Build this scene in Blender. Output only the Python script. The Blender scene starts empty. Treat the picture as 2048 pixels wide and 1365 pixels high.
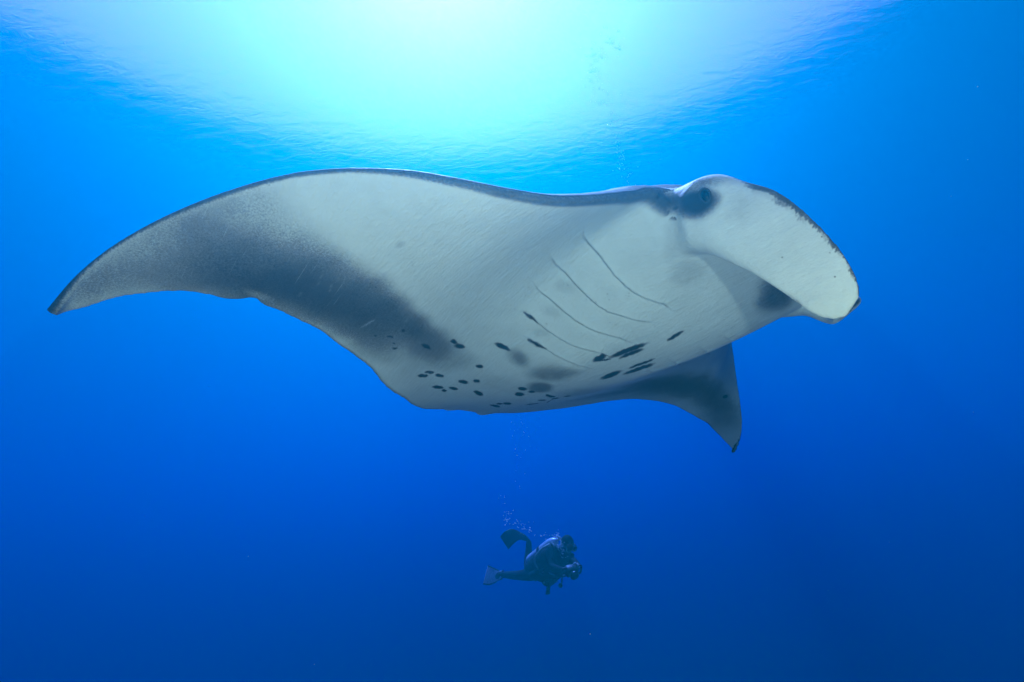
import bpy, bmesh, math, random
import numpy as np
from mathutils import Vector, Matrix
from mathutils.kdtree import KDTree
sc=bpy.context.scene
col=sc.collection
# ---------------- camera
PITCH,ROLL=math.radians(23),math.radians(-5)
Fw=Vector((0,math.cos(PITCH),math.sin(PITCH)));R0=Vector((1,0,0));U0=R0.cross(Fw)
RT=math.cos(ROLL)*R0+math.sin(ROLL)*U0; UP=-math.sin(ROLL)*R0+math.cos(ROLL)*U0
cd=bpy.data.cameras.new('camera');cam=bpy.data.objects.new('camera',cd);col.objects.link(cam)
cd.lens=18;cd.sensor_width=36;cd.clip_start=.02;cd.clip_end=2000
m=Matrix((RT,UP,-Fw)).transposed();cam.matrix_world=m.to_4x4();sc.camera=cam
# ---------------- world
DUST,SKYS,SUNE,MIX,RGH,EXPO,TRL=6.,.017,5.,.0,1.,2.4,.19
DEPTH=7.
SUN_EL,SUN_AZ=math.radians(64),math.radians(-8)   # az from +Y to +X
w=bpy.data.worlds.new('World');sc.world=w;w.use_nodes=True;nt=w.node_tree
bg=nt.nodes['Background'];sky=nt.nodes.new('ShaderNodeTexSky');sky.sky_type='NISHITA';sky.sun_disc=False
sky.sun_elevation=SUN_EL;sky.sun_rotation=SUN_AZ;sky.dust_density=DUST
nt.links.new(sky.outputs[0],bg.inputs[0]);bg.inputs[1].default_value=SKYS
sd=Vector((math.sin(SUN_AZ)*math.cos(SUN_EL),math.cos(SUN_AZ)*math.cos(SUN_EL),math.sin(SUN_EL)))
l=bpy.data.lights.new('sun','SUN');l.energy=SUNE;l.angle=math.radians(.53);l.color=(1,.96,.9)
so=bpy.data.objects.new('sun',l);col.objects.link(so);so.rotation_euler=sd.to_track_quat('Z','Y').to_euler()
so.location=sd*40
vs=sc.view_settings;vs.view_transform='Standard';vs.look='None';vs.exposure=EXPO;vs.gamma=1
cy=sc.cycles;cy.use_denoising=True;cy.max_bounces=6;cy.diffuse_bounces=2;cy.glossy_bounces=3;cy.transmission_bounces=4;cy.volume_bounces=0;cy.transparent_max_bounces=8
cy.caustics_reflective=False;cy.caustics_refractive=False;cy.sample_clamp_indirect=4
# ---------------- water surface
def nodes(name):
    m=bpy.data.materials.new(name);m.use_nodes=True;t=m.node_tree;t.nodes.clear();o=t.nodes.new('ShaderNodeOutputMaterial')
    return m,t,o
m,t,o=nodes('sea_surface');N=t.nodes;L=t.links
tc=N.new('ShaderNodeTexCoord');mp=N.new('ShaderNodeMapping');mp.inputs['Rotation'].default_value=(0,0,.25);mp.inputs['Scale'].default_value=(.55,1.25,1)
L.new(tc.outputs['Object'],mp.inputs[0])
n1=N.new('ShaderNodeTexNoise');n1.inputs['Scale'].default_value=5.0;n1.inputs['Detail'].default_value=8;n1.inputs['Roughness'].default_value=.62;n1.inputs['Distortion'].default_value=.6
L.new(mp.outputs[0],n1.inputs['Vector'])
bp=N.new('ShaderNodeBump');bp.inputs['Strength'].default_value=1;bp.inputs['Distance'].default_value=.0038
L.new(n1.outputs['Fac'],bp.inputs['Height'])
fr=N.new('ShaderNodeFresnel');fr.inputs['IOR'].default_value=1.36;L.new(bp.outputs[0],fr.inputs['Normal'])
tr=N.new('ShaderNodeBsdfTransparent')
rf=N.new('ShaderNodeBsdfRefraction');rf.inputs['IOR'].default_value=1.33;rf.inputs['Roughness'].default_value=RGH
L.new(bp.outputs[0],rf.inputs['Normal'])
gl=N.new('ShaderNodeBsdfGlossy');gl.inputs['Roughness'].default_value=.05;L.new(bp.outputs[0],gl.inputs['Normal'])
m1=N.new('ShaderNodeMixShader');m1.inputs[0].default_value=MIX;L.new(tr.outputs[0],m1.inputs[1]);L.new(rf.outputs[0],m1.inputs[2])
tl=N.new('ShaderNodeBsdfTranslucent');tl.inputs['Color'].default_value=(1,.3,.32,1)   # reddish glow painted into the surface to whiten the bright window
m3=N.new('ShaderNodeMixShader');m3.inputs[0].default_value=TRL;L.new(m1.outputs[0],m3.inputs[1]);L.new(tl.outputs[0],m3.inputs[2])
m2=N.new('ShaderNodeMixShader');L.new(fr.outputs[0],m2.inputs[0]);L.new(m3.outputs[0],m2.inputs[1]);L.new(gl.outputs[0],m2.inputs[2])
L.new(m2.outputs[0],o.inputs['Surface'])
S=400
me=bpy.data.meshes.new('water_surface');me.from_pydata([(-S,-S,0),(S,-S,0),(S,S,0),(-S,S,0)],[],[(0,1,2,3)])
ob=bpy.data.objects.new('water_surface',me);me.materials.append(m);col.objects.link(ob);ob.location=(0,0,DEPTH);ob['kind']='structure'
# ---------------- water body
SA=(.245,.142,.0245); SF,SB=(.0,.0275,.0405),(.0,.005,.0042); G=.64
m,t,o=nodes('sea_water');N=t.nodes;L=t.links
def vol(kind,c,g=None):
    n=N.new(kind);mx=max(c);n.inputs['Color'].default_value=(*[x/mx for x in c],1);n.inputs['Density'].default_value=mx
    if g is not None:n.inputs['Anisotropy'].default_value=g
    return n
# absorption node absorbs (1-color)*density
ab=N.new('ShaderNodeVolumeAbsorption');mx=max(SA);ab.inputs['Color'].default_value=(*[1-x/mx for x in SA],1);ab.inputs['Density'].default_value=mx
s1=vol('ShaderNodeVolumeScatter',SF,G);s2=vol('ShaderNodeVolumeScatter',SB,.0)   # forward glare plus the diffuse back-scatter of clear water
ad0=N.new('ShaderNodeAddShader');L.new(s1.outputs[0],ad0.inputs[0]);L.new(s2.outputs[0],ad0.inputs[1])
ad=N.new('ShaderNodeAddShader');L.new(ab.outputs[0],ad.inputs[0]);L.new(ad0.outputs[0],ad.inputs[1]);L.new(ad.outputs[0],o.inputs['Volume'])
x,y,z0,z1=380,380,-150,DEPTH-.3
V=[(a,b,c) for c in(z0,z1) for a,b in((-x,-y),(x,-y),(x,y),(-x,y))]
me=bpy.data.meshes.new('haze');me.from_pydata(V,[],[(3,2,1,0),(4,5,6,7),(0,1,5,4),(1,2,6,5),(2,3,7,6),(3,0,4,7)])
ob=bpy.data.objects.new('haze',me);me.materials.append(m);col.objects.link(ob);ob['kind']='stuff'
# ---------------- the photographer's two flash heads, on arms above right of and below the lens (their light shows on the belly and in the shadow under the head fin)
for px_,py_,pz_,aim,en in ((.25,.55,-.8,(.16,.30),13.5),(.10,-1.15,.15,(.06,.75),8.8)):
    fl=bpy.data.lights.new('strobe','AREA');fl.shape='DISK';fl.size=.14;fl.energy=en;fl.color=(1,.93,.50)
    flo=bpy.data.objects.new('strobe',fl);col.objects.link(flo)
    flo.location=px_*RT+py_*UP+pz_*Fw;flo.rotation_euler=(-(Fw+UP*aim[1]+RT*aim[0])).to_track_quat('Z','Y').to_euler()

# ---------------------------------------------------------------- manta ray
GRID=[-.414,-2.132,-.006,-.425,-2.133,-.001,-.435,-2.133,.004,-.445,-2.133,.009,-.455,-2.133,.014,-.465,-2.133,.019,-.476,-2.133,.024,-.486,-2.133,.03,-.205,-2.083,.069,-.233,-2.082,.064,-.261,-2.081,.059,-.288,-2.08,.053,-.316,-2.078,.048,-.344,-2.075,.042,-.372,-2.072,.035,-.4,-2.068,.028,-.036,-1.993,.129,-.077,-1.99,.117,-.118,-1.988,.106,-.159,-1.985,.096,-.2,-1.983,.086,-.241,-1.98,.077,-.283,-1.978,.069,-.324,-1.975,.061,.14,-1.863,.176,.081,-1.862,.161,.022,-1.86,.146,-.037,-1.859,.133,-.095,-1.857,.12,-.154,-1.854,.107,-.213,-1.852,.095,-.272,-1.849,.084,.303,-1.721,.202,.226,-1.723,.185,.148,-1.725,.168,.071,-1.725,.152,-.006,-1.724,.137,-.084,-1.723,.122,-.161,-1.722,.108,-.239,-1.72,.092,.427,-1.583,.207,.332,-1.587,.188,.237,-1.589,.17,.143,-1.591,.154,.048,-1.591,.139,-.046,-1.591,.124,-.14,-1.591,.109,-.235,-1.591,.094,.545,-1.444,.174,.429,-1.45,.166,.314,-1.454,.156,.199,-1.457,.145,.083,-1.458,.132,-.032,-1.459,.118,-.147,-1.46,.103,-.263,-1.462,.088,.634,-1.308,.133,.502,-1.315,.136,.37,-1.32,.137,.238,-1.323,.134,.105,-1.325,.125,-.027,-1.327,.112,-.159,-1.33,.094,-.292,-1.334,.073,.71,-1.169,.094,.559,-1.178,.113,.406,-1.185,.126,.252,-1.19,.129,.098,-1.193,.123,-.056,-1.197,.109,-.21,-1.201,.091,-.364,-1.205,.071,.768,-1.029,.087,.598,-1.041,.114,.426,-1.051,.131,.253,-1.057,.137,.08,-1.062,.13,-.094,-1.067,.113,-.267,-1.071,.089,-.44,-1.076,.063,.816,-.895,.118,.625,-.909,.141,.433,-.92,.156,.241,-.927,.158,.048,-.933,.145,-.144,-.937,.12,-.335,-.942,.086,-.527,-.947,.049,.848,-.769,.169,.637,-.783,.186,.425,-.792,.192,.212,-.798,.183,-0,-.804,.16,-.212,-.809,.126,-.422,-.813,.083,-.633,-.817,.037,.871,-.644,.225,.64,-.658,.234,.408,-.663,.223,.177,-.668,.195,-.052,-.674,.16,-.281,-.68,.122,-.509,-.684,.082,-.737,-.685,.043,.918,-.517,.254,.652,-.53,.258,.4,-.531,.224,.153,-.537,.176,-.094,-.545,.135,-.341,-.551,.103,-.589,-.553,.08,-.837,-.551,.061,.931,-.396,.079,.672,-.39,.159,.4,-.384,.152,.127,-.395,.106,-.138,-.397,.078,-.407,-.398,.067,-.678,-.397,.074,-.948,-.391,.09,.969,-.277,.008,.694,-.269,.064,.414,-.265,.067,.131,-.27,.042,-.15,-.27,.029,-.432,-.267,.04,-.713,-.262,.072,-.992,-.254,.119,.996,-.143,-.024,.711,-.139,-0,.422,-.138,-.004,.131,-.142,-.02,-.156,-.139,-.009,-.444,-.135,.021,-.728,-.128,.073,-1.007,-.117,.142,1.006,-.004,-.05,.718,-.004,-.05,.43,-.003,-.051,.141,-.005,-.047,-.148,-.005,-.026,-.435,-.002,.015,-.718,.004,.072,-.993,.019,.138,1.011,.139,-.067,.724,.137,-.084,.442,.139,-.08,.151,.134,-.06,-.142,.13,-.027,-.431,.131,.019,-.716,.136,.076,-.999,.146,.138,1.004,.282,-.069,.724,.281,-.089,.45,.281,-.081,.163,.271,-.054,-.127,.263,-.016,-.411,.262,.031,-.693,.265,.087,-.973,.273,.148,.974,.418,-.029,.705,.411,-.035,.434,.406,-.034,.161,.399,-.018,-.113,.393,.01,-.384,.393,.049,-.654,.395,.097,-.923,.4,.148,.924,.564,.047,.677,.557,.035,.427,.551,.027,.177,.547,.03,-.072,.545,.046,-.32,.545,.074,-.567,.548,.108,-.814,.55,.142,.884,.681,.122,.655,.676,.099,.425,.673,.081,.195,.672,.072,-.036,.672,.077,-.265,.675,.095,-.494,.677,.118,-.723,.679,.141,.848,.796,.199,.64,.794,.166,.43,.794,.135,.219,.797,.113,.007,.8,.106,-.204,.804,.114,-.415,.807,.131,-.627,.809,.146,.797,.91,.275,.611,.912,.23,.424,.917,.184,.236,.923,.148,.044,.929,.129,-.147,.935,.127,-.339,.939,.139,-.531,.941,.155,.725,1.024,.342,.563,1.03,.286,.4,1.04,.226,.235,1.05,.176,.065,1.058,.145,-.108,1.065,.134,-.281,1.071,.141,-.453,1.075,.157,.632,1.141,.394,.496,1.15,.329,.36,1.165,.258,.22,1.178,.197,.073,1.188,.156,-.079,1.196,.137,-.232,1.203,.137,-.384,1.209,.148,.512,1.256,.429,.409,1.272,.353,.302,1.29,.281,.191,1.306,.215,.07,1.318,.166,-.057,1.327,.137,-.188,1.335,.126,-.32,1.343,.123,.366,1.36,.425,.309,1.398,.348,.234,1.424,.274,.144,1.44,.21,.043,1.45,.161,-.066,1.458,.127,-.177,1.466,.104,-.29,1.474,.088,.279,1.52,.385,.22,1.542,.322,.156,1.56,.259,.085,1.573,.202,.007,1.583,.152,-.076,1.589,.11,-.164,1.595,.075,-.252,1.6,.043,.199,1.675,.322,.144,1.689,.269,.087,1.701,.218,.028,1.71,.168,-.035,1.717,.122,-.1,1.721,.077,-.167,1.724,.035,-.235,1.727,-.007,.104,1.826,.197,.056,1.834,.161,.008,1.841,.125,-.041,1.846,.089,-.089,1.85,.053,-.138,1.854,.017,-.187,1.856,-.019,-.235,1.859,-.055,.012,1.962,.046,-.025,1.966,.025,-.063,1.971,.003,-.1,1.975,-.019,-.137,1.979,-.042,-.173,1.982,-.065,-.21,1.986,-.089,-.246,1.99,-.113,-.081,2.069,-.091,-.107,2.074,-.103,-.132,2.079,-.114,-.158,2.083,-.126,-.183,2.089,-.138,-.209,2.094,-.15,-.234,2.099,-.163,-.259,2.105,-.177,-.23,2.137,-.245,-.235,2.147,-.244,-.241,2.156,-.243,-.246,2.166,-.242,-.251,2.176,-.241,-.256,2.185,-.239,-.26,2.195,-.238,-.265,2.204,-.236]
FIN=[.83,-.471,.327,.778,-.317,.12,.08,.938,-.443,.311,.859,-.312,.089,.15,1.047,-.433,.287,.909,-.323,.062,.22,1.122,-.435,.246,.964,-.353,.002,.17,1.184,-.426,.161,1.012,-.367,-.068,.11,1.251,-.422,.068,1.062,-.374,-.146,.062,1.292,-.41,-.039,1.105,-.365,-.226,.045,1.319,-.392,-.152,1.141,-.349,-.3,.04,1.332,-.373,-.251,1.169,-.342,-.36,.035,1.327,-.355,-.329,1.209,-.324,-.401,.03,1.311,-.34,-.373,1.249,-.324,-.412,.024]
C0=[.3718,2.6244,.8987]
RG=[.7017,.7077,-.08237,-.70487,.7064,.06452,.10385,.01279,.99451]
YS=[-.985,-.95,-.9,-.841,-.782,-.723,-.664,-.605,-.545,-.486,-.427,-.368,-.309,-.25,-.18,-.12,-.06,0,.06,.12,.18,.25,.309,.368,.427,.486,.545,.605,.664,.723,.782,.841,.9,.95,.985]
MARKS=[-0.2865,-0.81,0.1116,-0.0141,0.0353,0.0014,-0.0157,0.004,-0.0026,1,0.42,0,-0.2193,-0.691,0.1325,-0.0065,0.0229,-0.0011,-0.0135,0.0037,-0.0023,1,0.42,0,-0.2403,-0.6434,0.1274,0.0059,0.0305,-0.0011,-0.0159,0.0094,-0.0032,1,0.42,0,-0.1181,-0.4652,0.1059,0.0073,0.0432,-0.0152,-0.0146,0.0054,-0.0037,1,0.42,0,0.0194,-0.3638,0.0777,0.011,0.0473,-0.0207,-0.0155,0.0058,-0.0042,1,0.42,0,-0.3159,-0.4595,0.0858,0.0076,0.0183,-0.0043,-0.0127,0.0076,-0.0028,1,0.42,0,-0.4825,-0.6599,0.0883,0.0032,0.026,0.0023,-0.0149,0.0096,-0.0018,1,0.42,0,-0.52,-0.6774,0.0806,0.0032,0.0276,0.0034,-0.0154,0.0101,-0.0016,1,0.42,0,-0.4978,-0.5839,0.0887,-0.0006,0.031,-0.0003,-0.0156,0.0085,-0.0018,1,0.42,0,-0.612,-0.5193,0.0788,0.0077,0.0349,0.0004,-0.0184,0.0122,-0.001,1,0.42,0,-0.6362,-0.4598,0.0765,0.003,0.0171,-0.0008,-0.0131,0.0084,-0.0005,1,0.42,0,-0.5887,-0.427,0.0737,0.0062,0.0283,-0.003,-0.0157,0.0099,-0.0008,1,0.42,0,-0.4913,-0.4344,0.074,0.0049,0.0311,-0.0052,-0.0192,0.0109,-0.0019,1,0.42,0,-0.4382,-0.3847,0.0644,0.0104,0.0172,-0.0038,-0.0155,0.0109,-0.0021,1,0.42,0,-0.5539,-0.2783,0.0534,-0.0067,0.0408,-0.0043,-0.0259,0.0152,0.0009,1,0.42,0,-0.7181,-0.0023,0.0719,-0.0037,0.0503,0.0015,-0.0308,0.0264,0.0072,1,0.42,0,-0.647,-0.0338,0.0559,0.0115,0.0163,-0.0023,-0.0211,0.0194,0.0046,1,0.42,0,-0.6183,0.0023,0.0505,0.0115,0.0273,-0.0019,-0.0291,0.0272,0.0065,1,0.42,0,-0.3283,-0.1528,0.009,0.0118,0.0245,-0.0051,-0.0187,0.0157,-0.0005,1,0.42,0,-0.3255,-0.08,0.0005,0.0127,0.0156,-0.0028,-0.0145,0.0144,0.0008,1,0.42,0,-0.4024,-0.1019,0.0124,0.0182,0.0213,-0.0042,-0.0277,0.0266,0.0022,1,0.42,0,-0.5595,0.1683,0.0471,0.0347,0.0275,-0.0042,-0.0131,0.0143,0.0039,1,0.42,0,-0.6701,0.2746,0.0835,0.0436,-0.0459,-0.0222,0.0131,-0.0146,-0.0069,1,0.42,0,-0.4382,0.1268,0.0201,0.0089,0.0255,0,-0.017,0.0185,0.0042,1,0.42,0,-0.3284,0.0558,-0.0021,0.0009,0.0204,0.0003,-0.0182,0.0186,0.0033,1,0.42,0,-0.3367,0.0978,0.0008,0.003,0.0306,0.0011,-0.0208,0.0225,0.0046,1,0.42,0,-0.3706,0.1703,0.012,0.017,0.0165,-0.0014,-0.0161,0.0192,0.0044,1,0.42,0,-0.4592,0.2177,0.0337,0.0672,-0.0433,-0.028,0.0097,-0.0117,-0.006,1,0.42,0,-0.2999,0.2044,0.0037,0.0149,0.0173,-0.0006,-0.0116,0.0146,0.0034,1,0.42,0,-0.4309,0.3579,0.0501,0.0966,-0.1179,-0.0536,0.0126,-0.0163,-0.0072,1,0.42,0,-0.5998,0.4234,0.0919,0.0423,-0.0496,-0.0223,0.0127,-0.0155,-0.0069,1,0.42,0,0.1089,0.0809,-0.054,0.0704,0.0017,-0.0057,-0.0167,0.0289,-0.0005,1,0.42,0,0.5505,0.0064,-0.0537,0.0483,-0.0029,0.001,-0.0037,0.0118,-0.0035,1,0.42,0,0.1875,-0.1091,-0.0283,0.0409,0.007,-0.0007,-0.0087,0.0163,-0.0047,1,0.42,0,0.1893,-0.085,-0.0342,0.0334,0.0247,-0.005,-0.005,0.0066,-0.0016,1,0.42,0,0.3251,-0.0574,-0.0371,0.1026,0.0218,-0.0031,-0.0092,0.0182,-0.0052,1,0.42,0,0.3198,-0.0259,-0.0453,0.0646,0.0113,-0.0021,-0.0065,0.013,-0.0032,1,0.42,0,0.2942,0.0932,-0.0674,0.073,0.006,-0.0047,-0.0066,0.0131,-0.0013,1,0.42,0,0.2428,0.1378,-0.0678,0.0898,0.0069,-0.0074,-0.0127,0.0238,-0.0002,1,0.42,0,0.1182,-0.4804,0.1473,-0.0019,0.0429,-0.0199,-0.0124,0.0012,-0.0028,1,0.42,0,-0.0224,1.8046,0.1151,0.0149,0.0234,0.0045,-0.0069,0.0152,-0.0092,1,0.42,0,-0.2502,-1.0289,0.094,0.0006,0.0163,0.0012,-0.0063,0.003,-0.0008,1,0.42,0,-0.2882,-0.988,0.0907,0.0016,0.007,0.0008,-0.0052,0.0031,-0.0007,1,0.42,0,-0.3244,-0.9626,0.0864,0.0051,0.0105,0.0017,-0.008,0.0056,-0.001,1,0.42,0,-0.1919,-0.9992,0.1057,-0.0037,0.0104,0.0004,-0.0112,0.0029,-0.0015,1,0.42,0,-0.2578,-1.0936,0.0894,0.0014,0.0048,0.0004,-0.0062,0.0035,-0.0007,1,0.42,0,-0.125,-0.3613,0.0651,0.0134,0.0604,-0.0234,-0.0511,0.0221,-0.0118,0.62,1,0,-0.1013,-0.1748,-0.0031,0.0712,0.0807,-0.0272,-0.0594,0.0527,-0.0128,0.6,1,0,-0.0074,-0.113,-0.0241,0.0473,0.0471,-0.0121,-0.0296,0.0317,-0.005,0.35,1,0,-0.2546,-0.086,-0.0077,0.0427,0.0671,-0.0116,-0.057,0.0557,0.0007,0.8,0.7,0,0.3504,-0.4704,0.1916,0.0277,0.0506,-0.0185,-0.0261,0.0144,-0.0118,0.17,1,0,0.2119,-0.4356,0.1437,0.0269,0.0473,-0.0186,-0.025,0.0129,-0.0123,0.14,1,0,0.0875,-0.3866,0.0964,0.025,0.0339,-0.0132,-0.02,0.0131,-0.009,0.14,1,0,0.2842,-1.3041,0.1342,0.0212,0.0061,0,-0.0086,0.0113,-0.0011,0.22,1,0,0.8179,-0.2648,0.0497,0.0753,0.0034,-0.0139,-0.019,0.05,-0.0235,0.26,1,0,0.8558,-0.4098,0.1326,0.0286,0.0025,-0.0188,-0.0599,0.0707,-0.0479,0.12,1,0,-0.3799,-0.2679,0.0365,0.0473,0.1715,-0.0403,-0.0703,0.0467,-0.0055,0.1,1,0,-0.3438,-0.6595,0.1112,0.0321,0.1701,0.0043,-0.1006,0.0631,-0.017,0.36,1,0,-0.27,-0.8006,0.1159,0.0224,0.1358,0.0194,-0.1134,0.0761,-0.0136,0.4,1,0,1.0218,-0.4884,0.1671,0.0726,0.0075,-0.0281,-0.0109,0.0111,-0.0521,1,0.55,0,0.9744,-0.4929,0.1822,0.0719,-0.0067,-0.0746,-0.0281,0.0125,-0.0362,0.95,0.8,0,0.9269,-0.4903,0.241,0.0418,0.0332,-0.0163,-0.0098,0.0001,-0.0281,0.6,1,0,0.9111,-0.5274,0.2604,0.0036,0.0102,-0.0021,-0.0123,-0.001,-0.0149,1,0.5,0,1.0305,-0.4875,0.2453,0.1026,-0.0005,-0.0405,0.0024,-0.0142,-0.0336,0.62,0.9,0,1.0248,0.0317,-0.0564,0.0094,0.0825,-0.0142,-0.0181,0.0165,-0.0032,0.34,1,0,1.1441,-0.35,-0.3003,0.0154,0.0067,-0.0263,-0.0095,0.0101,-0.0019,0.3,1,0,1.1324,-0.4515,0.0564,0.0542,0.0123,-0.0357,-0.0223,0.0086,-0.0479,0.12,1,0,1.0071,0.0884,-0.066,0.0461,0.0641,-0.0068,-0.0568,0.1243,-0.0194,0.95,0.8,0,0.9587,0.0684,-0.0647,0.0306,0.0386,-0.0057,-0.0505,0.1021,-0.0199,0.5,1,0,-0.1007,-1.7805,0.1193,0.0892,0.1243,0.0175,-0.1039,0.042,-0.0211,0.697,1.15,0,-0.0767,-1.6456,0.1213,0.0509,0.1525,0.0029,-0.1419,0.0423,-0.0255,0.731,1.15,0,-0.0572,-1.5137,0.1179,0.027,0.1633,-0.0062,-0.1698,0.0457,-0.0264,0.8075,1.15,0,-0.0622,-1.3578,0.1086,-0.0478,0.1922,-0.0141,-0.1613,0.021,-0.0222,0.85,1.15,0,-0.0969,-1.2013,0.1045,-0.0997,0.2079,-0.0046,-0.1498,0.0123,-0.0164,0.85,1.15,0,-0.1502,-1.0399,0.1081,-0.1141,0.212,0.0026,-0.1185,0.0095,-0.0156,0.782,1.15,0,-0.1967,-0.892,0.1174,-0.0984,0.1783,0.0081,-0.0924,0.0086,-0.015,0.6375,1.15,0,-0.1572,-1.5459,0.1051,0.0416,0.1914,-0.0002,-0.108,0.0317,-0.0167,0.765,1.15,0,-0.1929,-1.3572,0.0897,-0.038,0.1944,-0.015,-0.1149,0.019,-0.0187,0.612,1.15,0,-0.2393,-1.1819,0.0883,-0.1171,0.2191,-0.0072,-0.1232,0.0097,-0.0147,0.6375,1.15,0,-0.1693,-1.6963,0.1074,0.0655,0.1456,0.0087,-0.0866,0.0281,-0.0147,0.68,1.15,0,-0.3381,-2.0857,0.0421,0.118,0.0452,0.0281,-0.0569,0.0346,-0.005,0.275,1.2,0,-0.2308,-2.0241,0.0743,0.127,0.0727,0.0394,-0.0855,0.0511,-0.0145,0.3,1.2,0,-0.1246,-1.9305,0.1088,0.1393,0.1073,0.0419,-0.1229,0.0692,-0.0247,0.33,1.2,0,-0.0359,-1.8435,0.1334,0.1259,0.1228,0.0284,-0.1403,0.0714,-0.0304,0.33,1.2,0,0.0527,-1.7539,0.1498,0.1041,0.1206,0.0154,-0.1166,0.0564,-0.0269,0.3,1.2,0,-0.229,-1.9333,0.0849,0.076,0.1794,0.0345,-0.0761,0.0201,-0.0131,0.3,1.2,0,0.0904,-1.6423,0.1499,0.0627,0.1092,0.0021,-0.1032,0.0403,-0.0213,0.21,1.2,0,0.0868,-1.8514,0.162,0.1609,0.1315,0.0351,-0.0543,0.0347,-0.0152,0.2,1.2,0,-0.3382,-0.9796,0.0827,-0.1687,0.2793,-0.011,-0.0938,0.0028,-0.0162,0.2,1.2,0,-0.1889,-1.6136,0.0981,-0.0053,0.045,-0.0027,-0.0201,0.0029,-0.0019,0.35,1,1,-0.1903,-1.1733,0.0945,0.039,0.0148,0.0053,-0.0049,0.0049,-0.0004,0.35,0.6,1,0.1429,-1.7475,0.1687,0.0407,-0.0044,0.0093,0.0002,0.0019,-0.0001,0.16,0.6,1,-0.0744,-1.8998,0.1228,-0.0349,0.0184,-0.007,-0.0016,-0.0014,-0.0004,0.16,0.6,1,-0.0459,-1.6892,0.1282,0.0083,0.0012,0.0015,-0.0012,0.0022,-0.0003,0.16,0.6,1,0.022,-1.3791,0.1197,0.0258,-0.0061,0.0032,-0.0001,0.0026,-0.0002,0.16,0.6,1,-0.1226,-1.7739,0.115,0.0124,0.0021,0.0024,-0.0014,0.0021,-0.0003,0.16,0.6,1,-0.02,-1.4557,0.1193,0.0352,-0.0049,0.0047,-0.0004,0.0026,-0.0002,0.16,0.6,1,-0.0388,-1.4048,0.114,0.0313,-0.0068,0.0043,-0.0001,0.0026,-0.0002,0.16,0.6,1,0.0329,-1.404,0.1224,0.0397,-0.004,0.0046,-0.0006,0.0027,-0.0002,0.16,0.6,1,-0.127,-1.4844,0.1068,0.0209,-0.0013,0.0029,-0.0009,0.0026,-0.0002,0.16,0.6,1,-0.1238,-1.0258,0.113,0.0187,-0.004,0.0021,-0.0016,0.0041,0.0002,0.16,0.6,1,-0.0305,-1.9336,0.1316,-0.0161,0.012,-0.004,-0.0019,-0.0011,-0.0005,0.16,0.6,1,-0.1939,-1.559,0.1001,0.0261,-0.0009,0.0038,-0.001,0.0026,-0.0002,0.16,0.6,1,-0.2069,0.2059,-0.0112,0.1073,0.0981,-0.0065,-0.0735,0.0975,0.0209,0.341,1.15,0,-0.2103,0.9699,0.1322,0.1539,0.2706,0.0102,-0.1322,0.2176,0.022,0.496,1.15,0,-0.0873,1.1736,0.1366,0.1022,0.3043,0.0058,-0.1343,0.2195,-0.005,0.62,1.15,0,-0.0296,1.4347,0.1378,0.0209,0.3828,-0.0103,-0.1232,0.1426,-0.0392,0.62,1.15,0,-0.0671,1.7318,0.0973,-0.0472,0.2477,-0.0726,-0.0967,-0.0584,-0.0569,0.558,1.15,0,-0.1342,1.87,0.0137,-0.0423,0.1044,-0.0702,-0.1096,-0.1203,-0.0299,0.372,1.15,0,-0.0986,0.8576,0.1172,0.0619,0.3594,0.0506,-0.091,0.1541,0.0246,0.372,1.15,0,-0.1378,2.0008,-0.0557,-0.0359,0.0582,-0.0559,-0.1389,-0.12,0.0025,0.217,1.15,0,-0.363,0.6946,0.1078,0.1343,0.202,0.0015,-0.0578,0.0813,0.0086,0.31,1.15,0]
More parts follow.
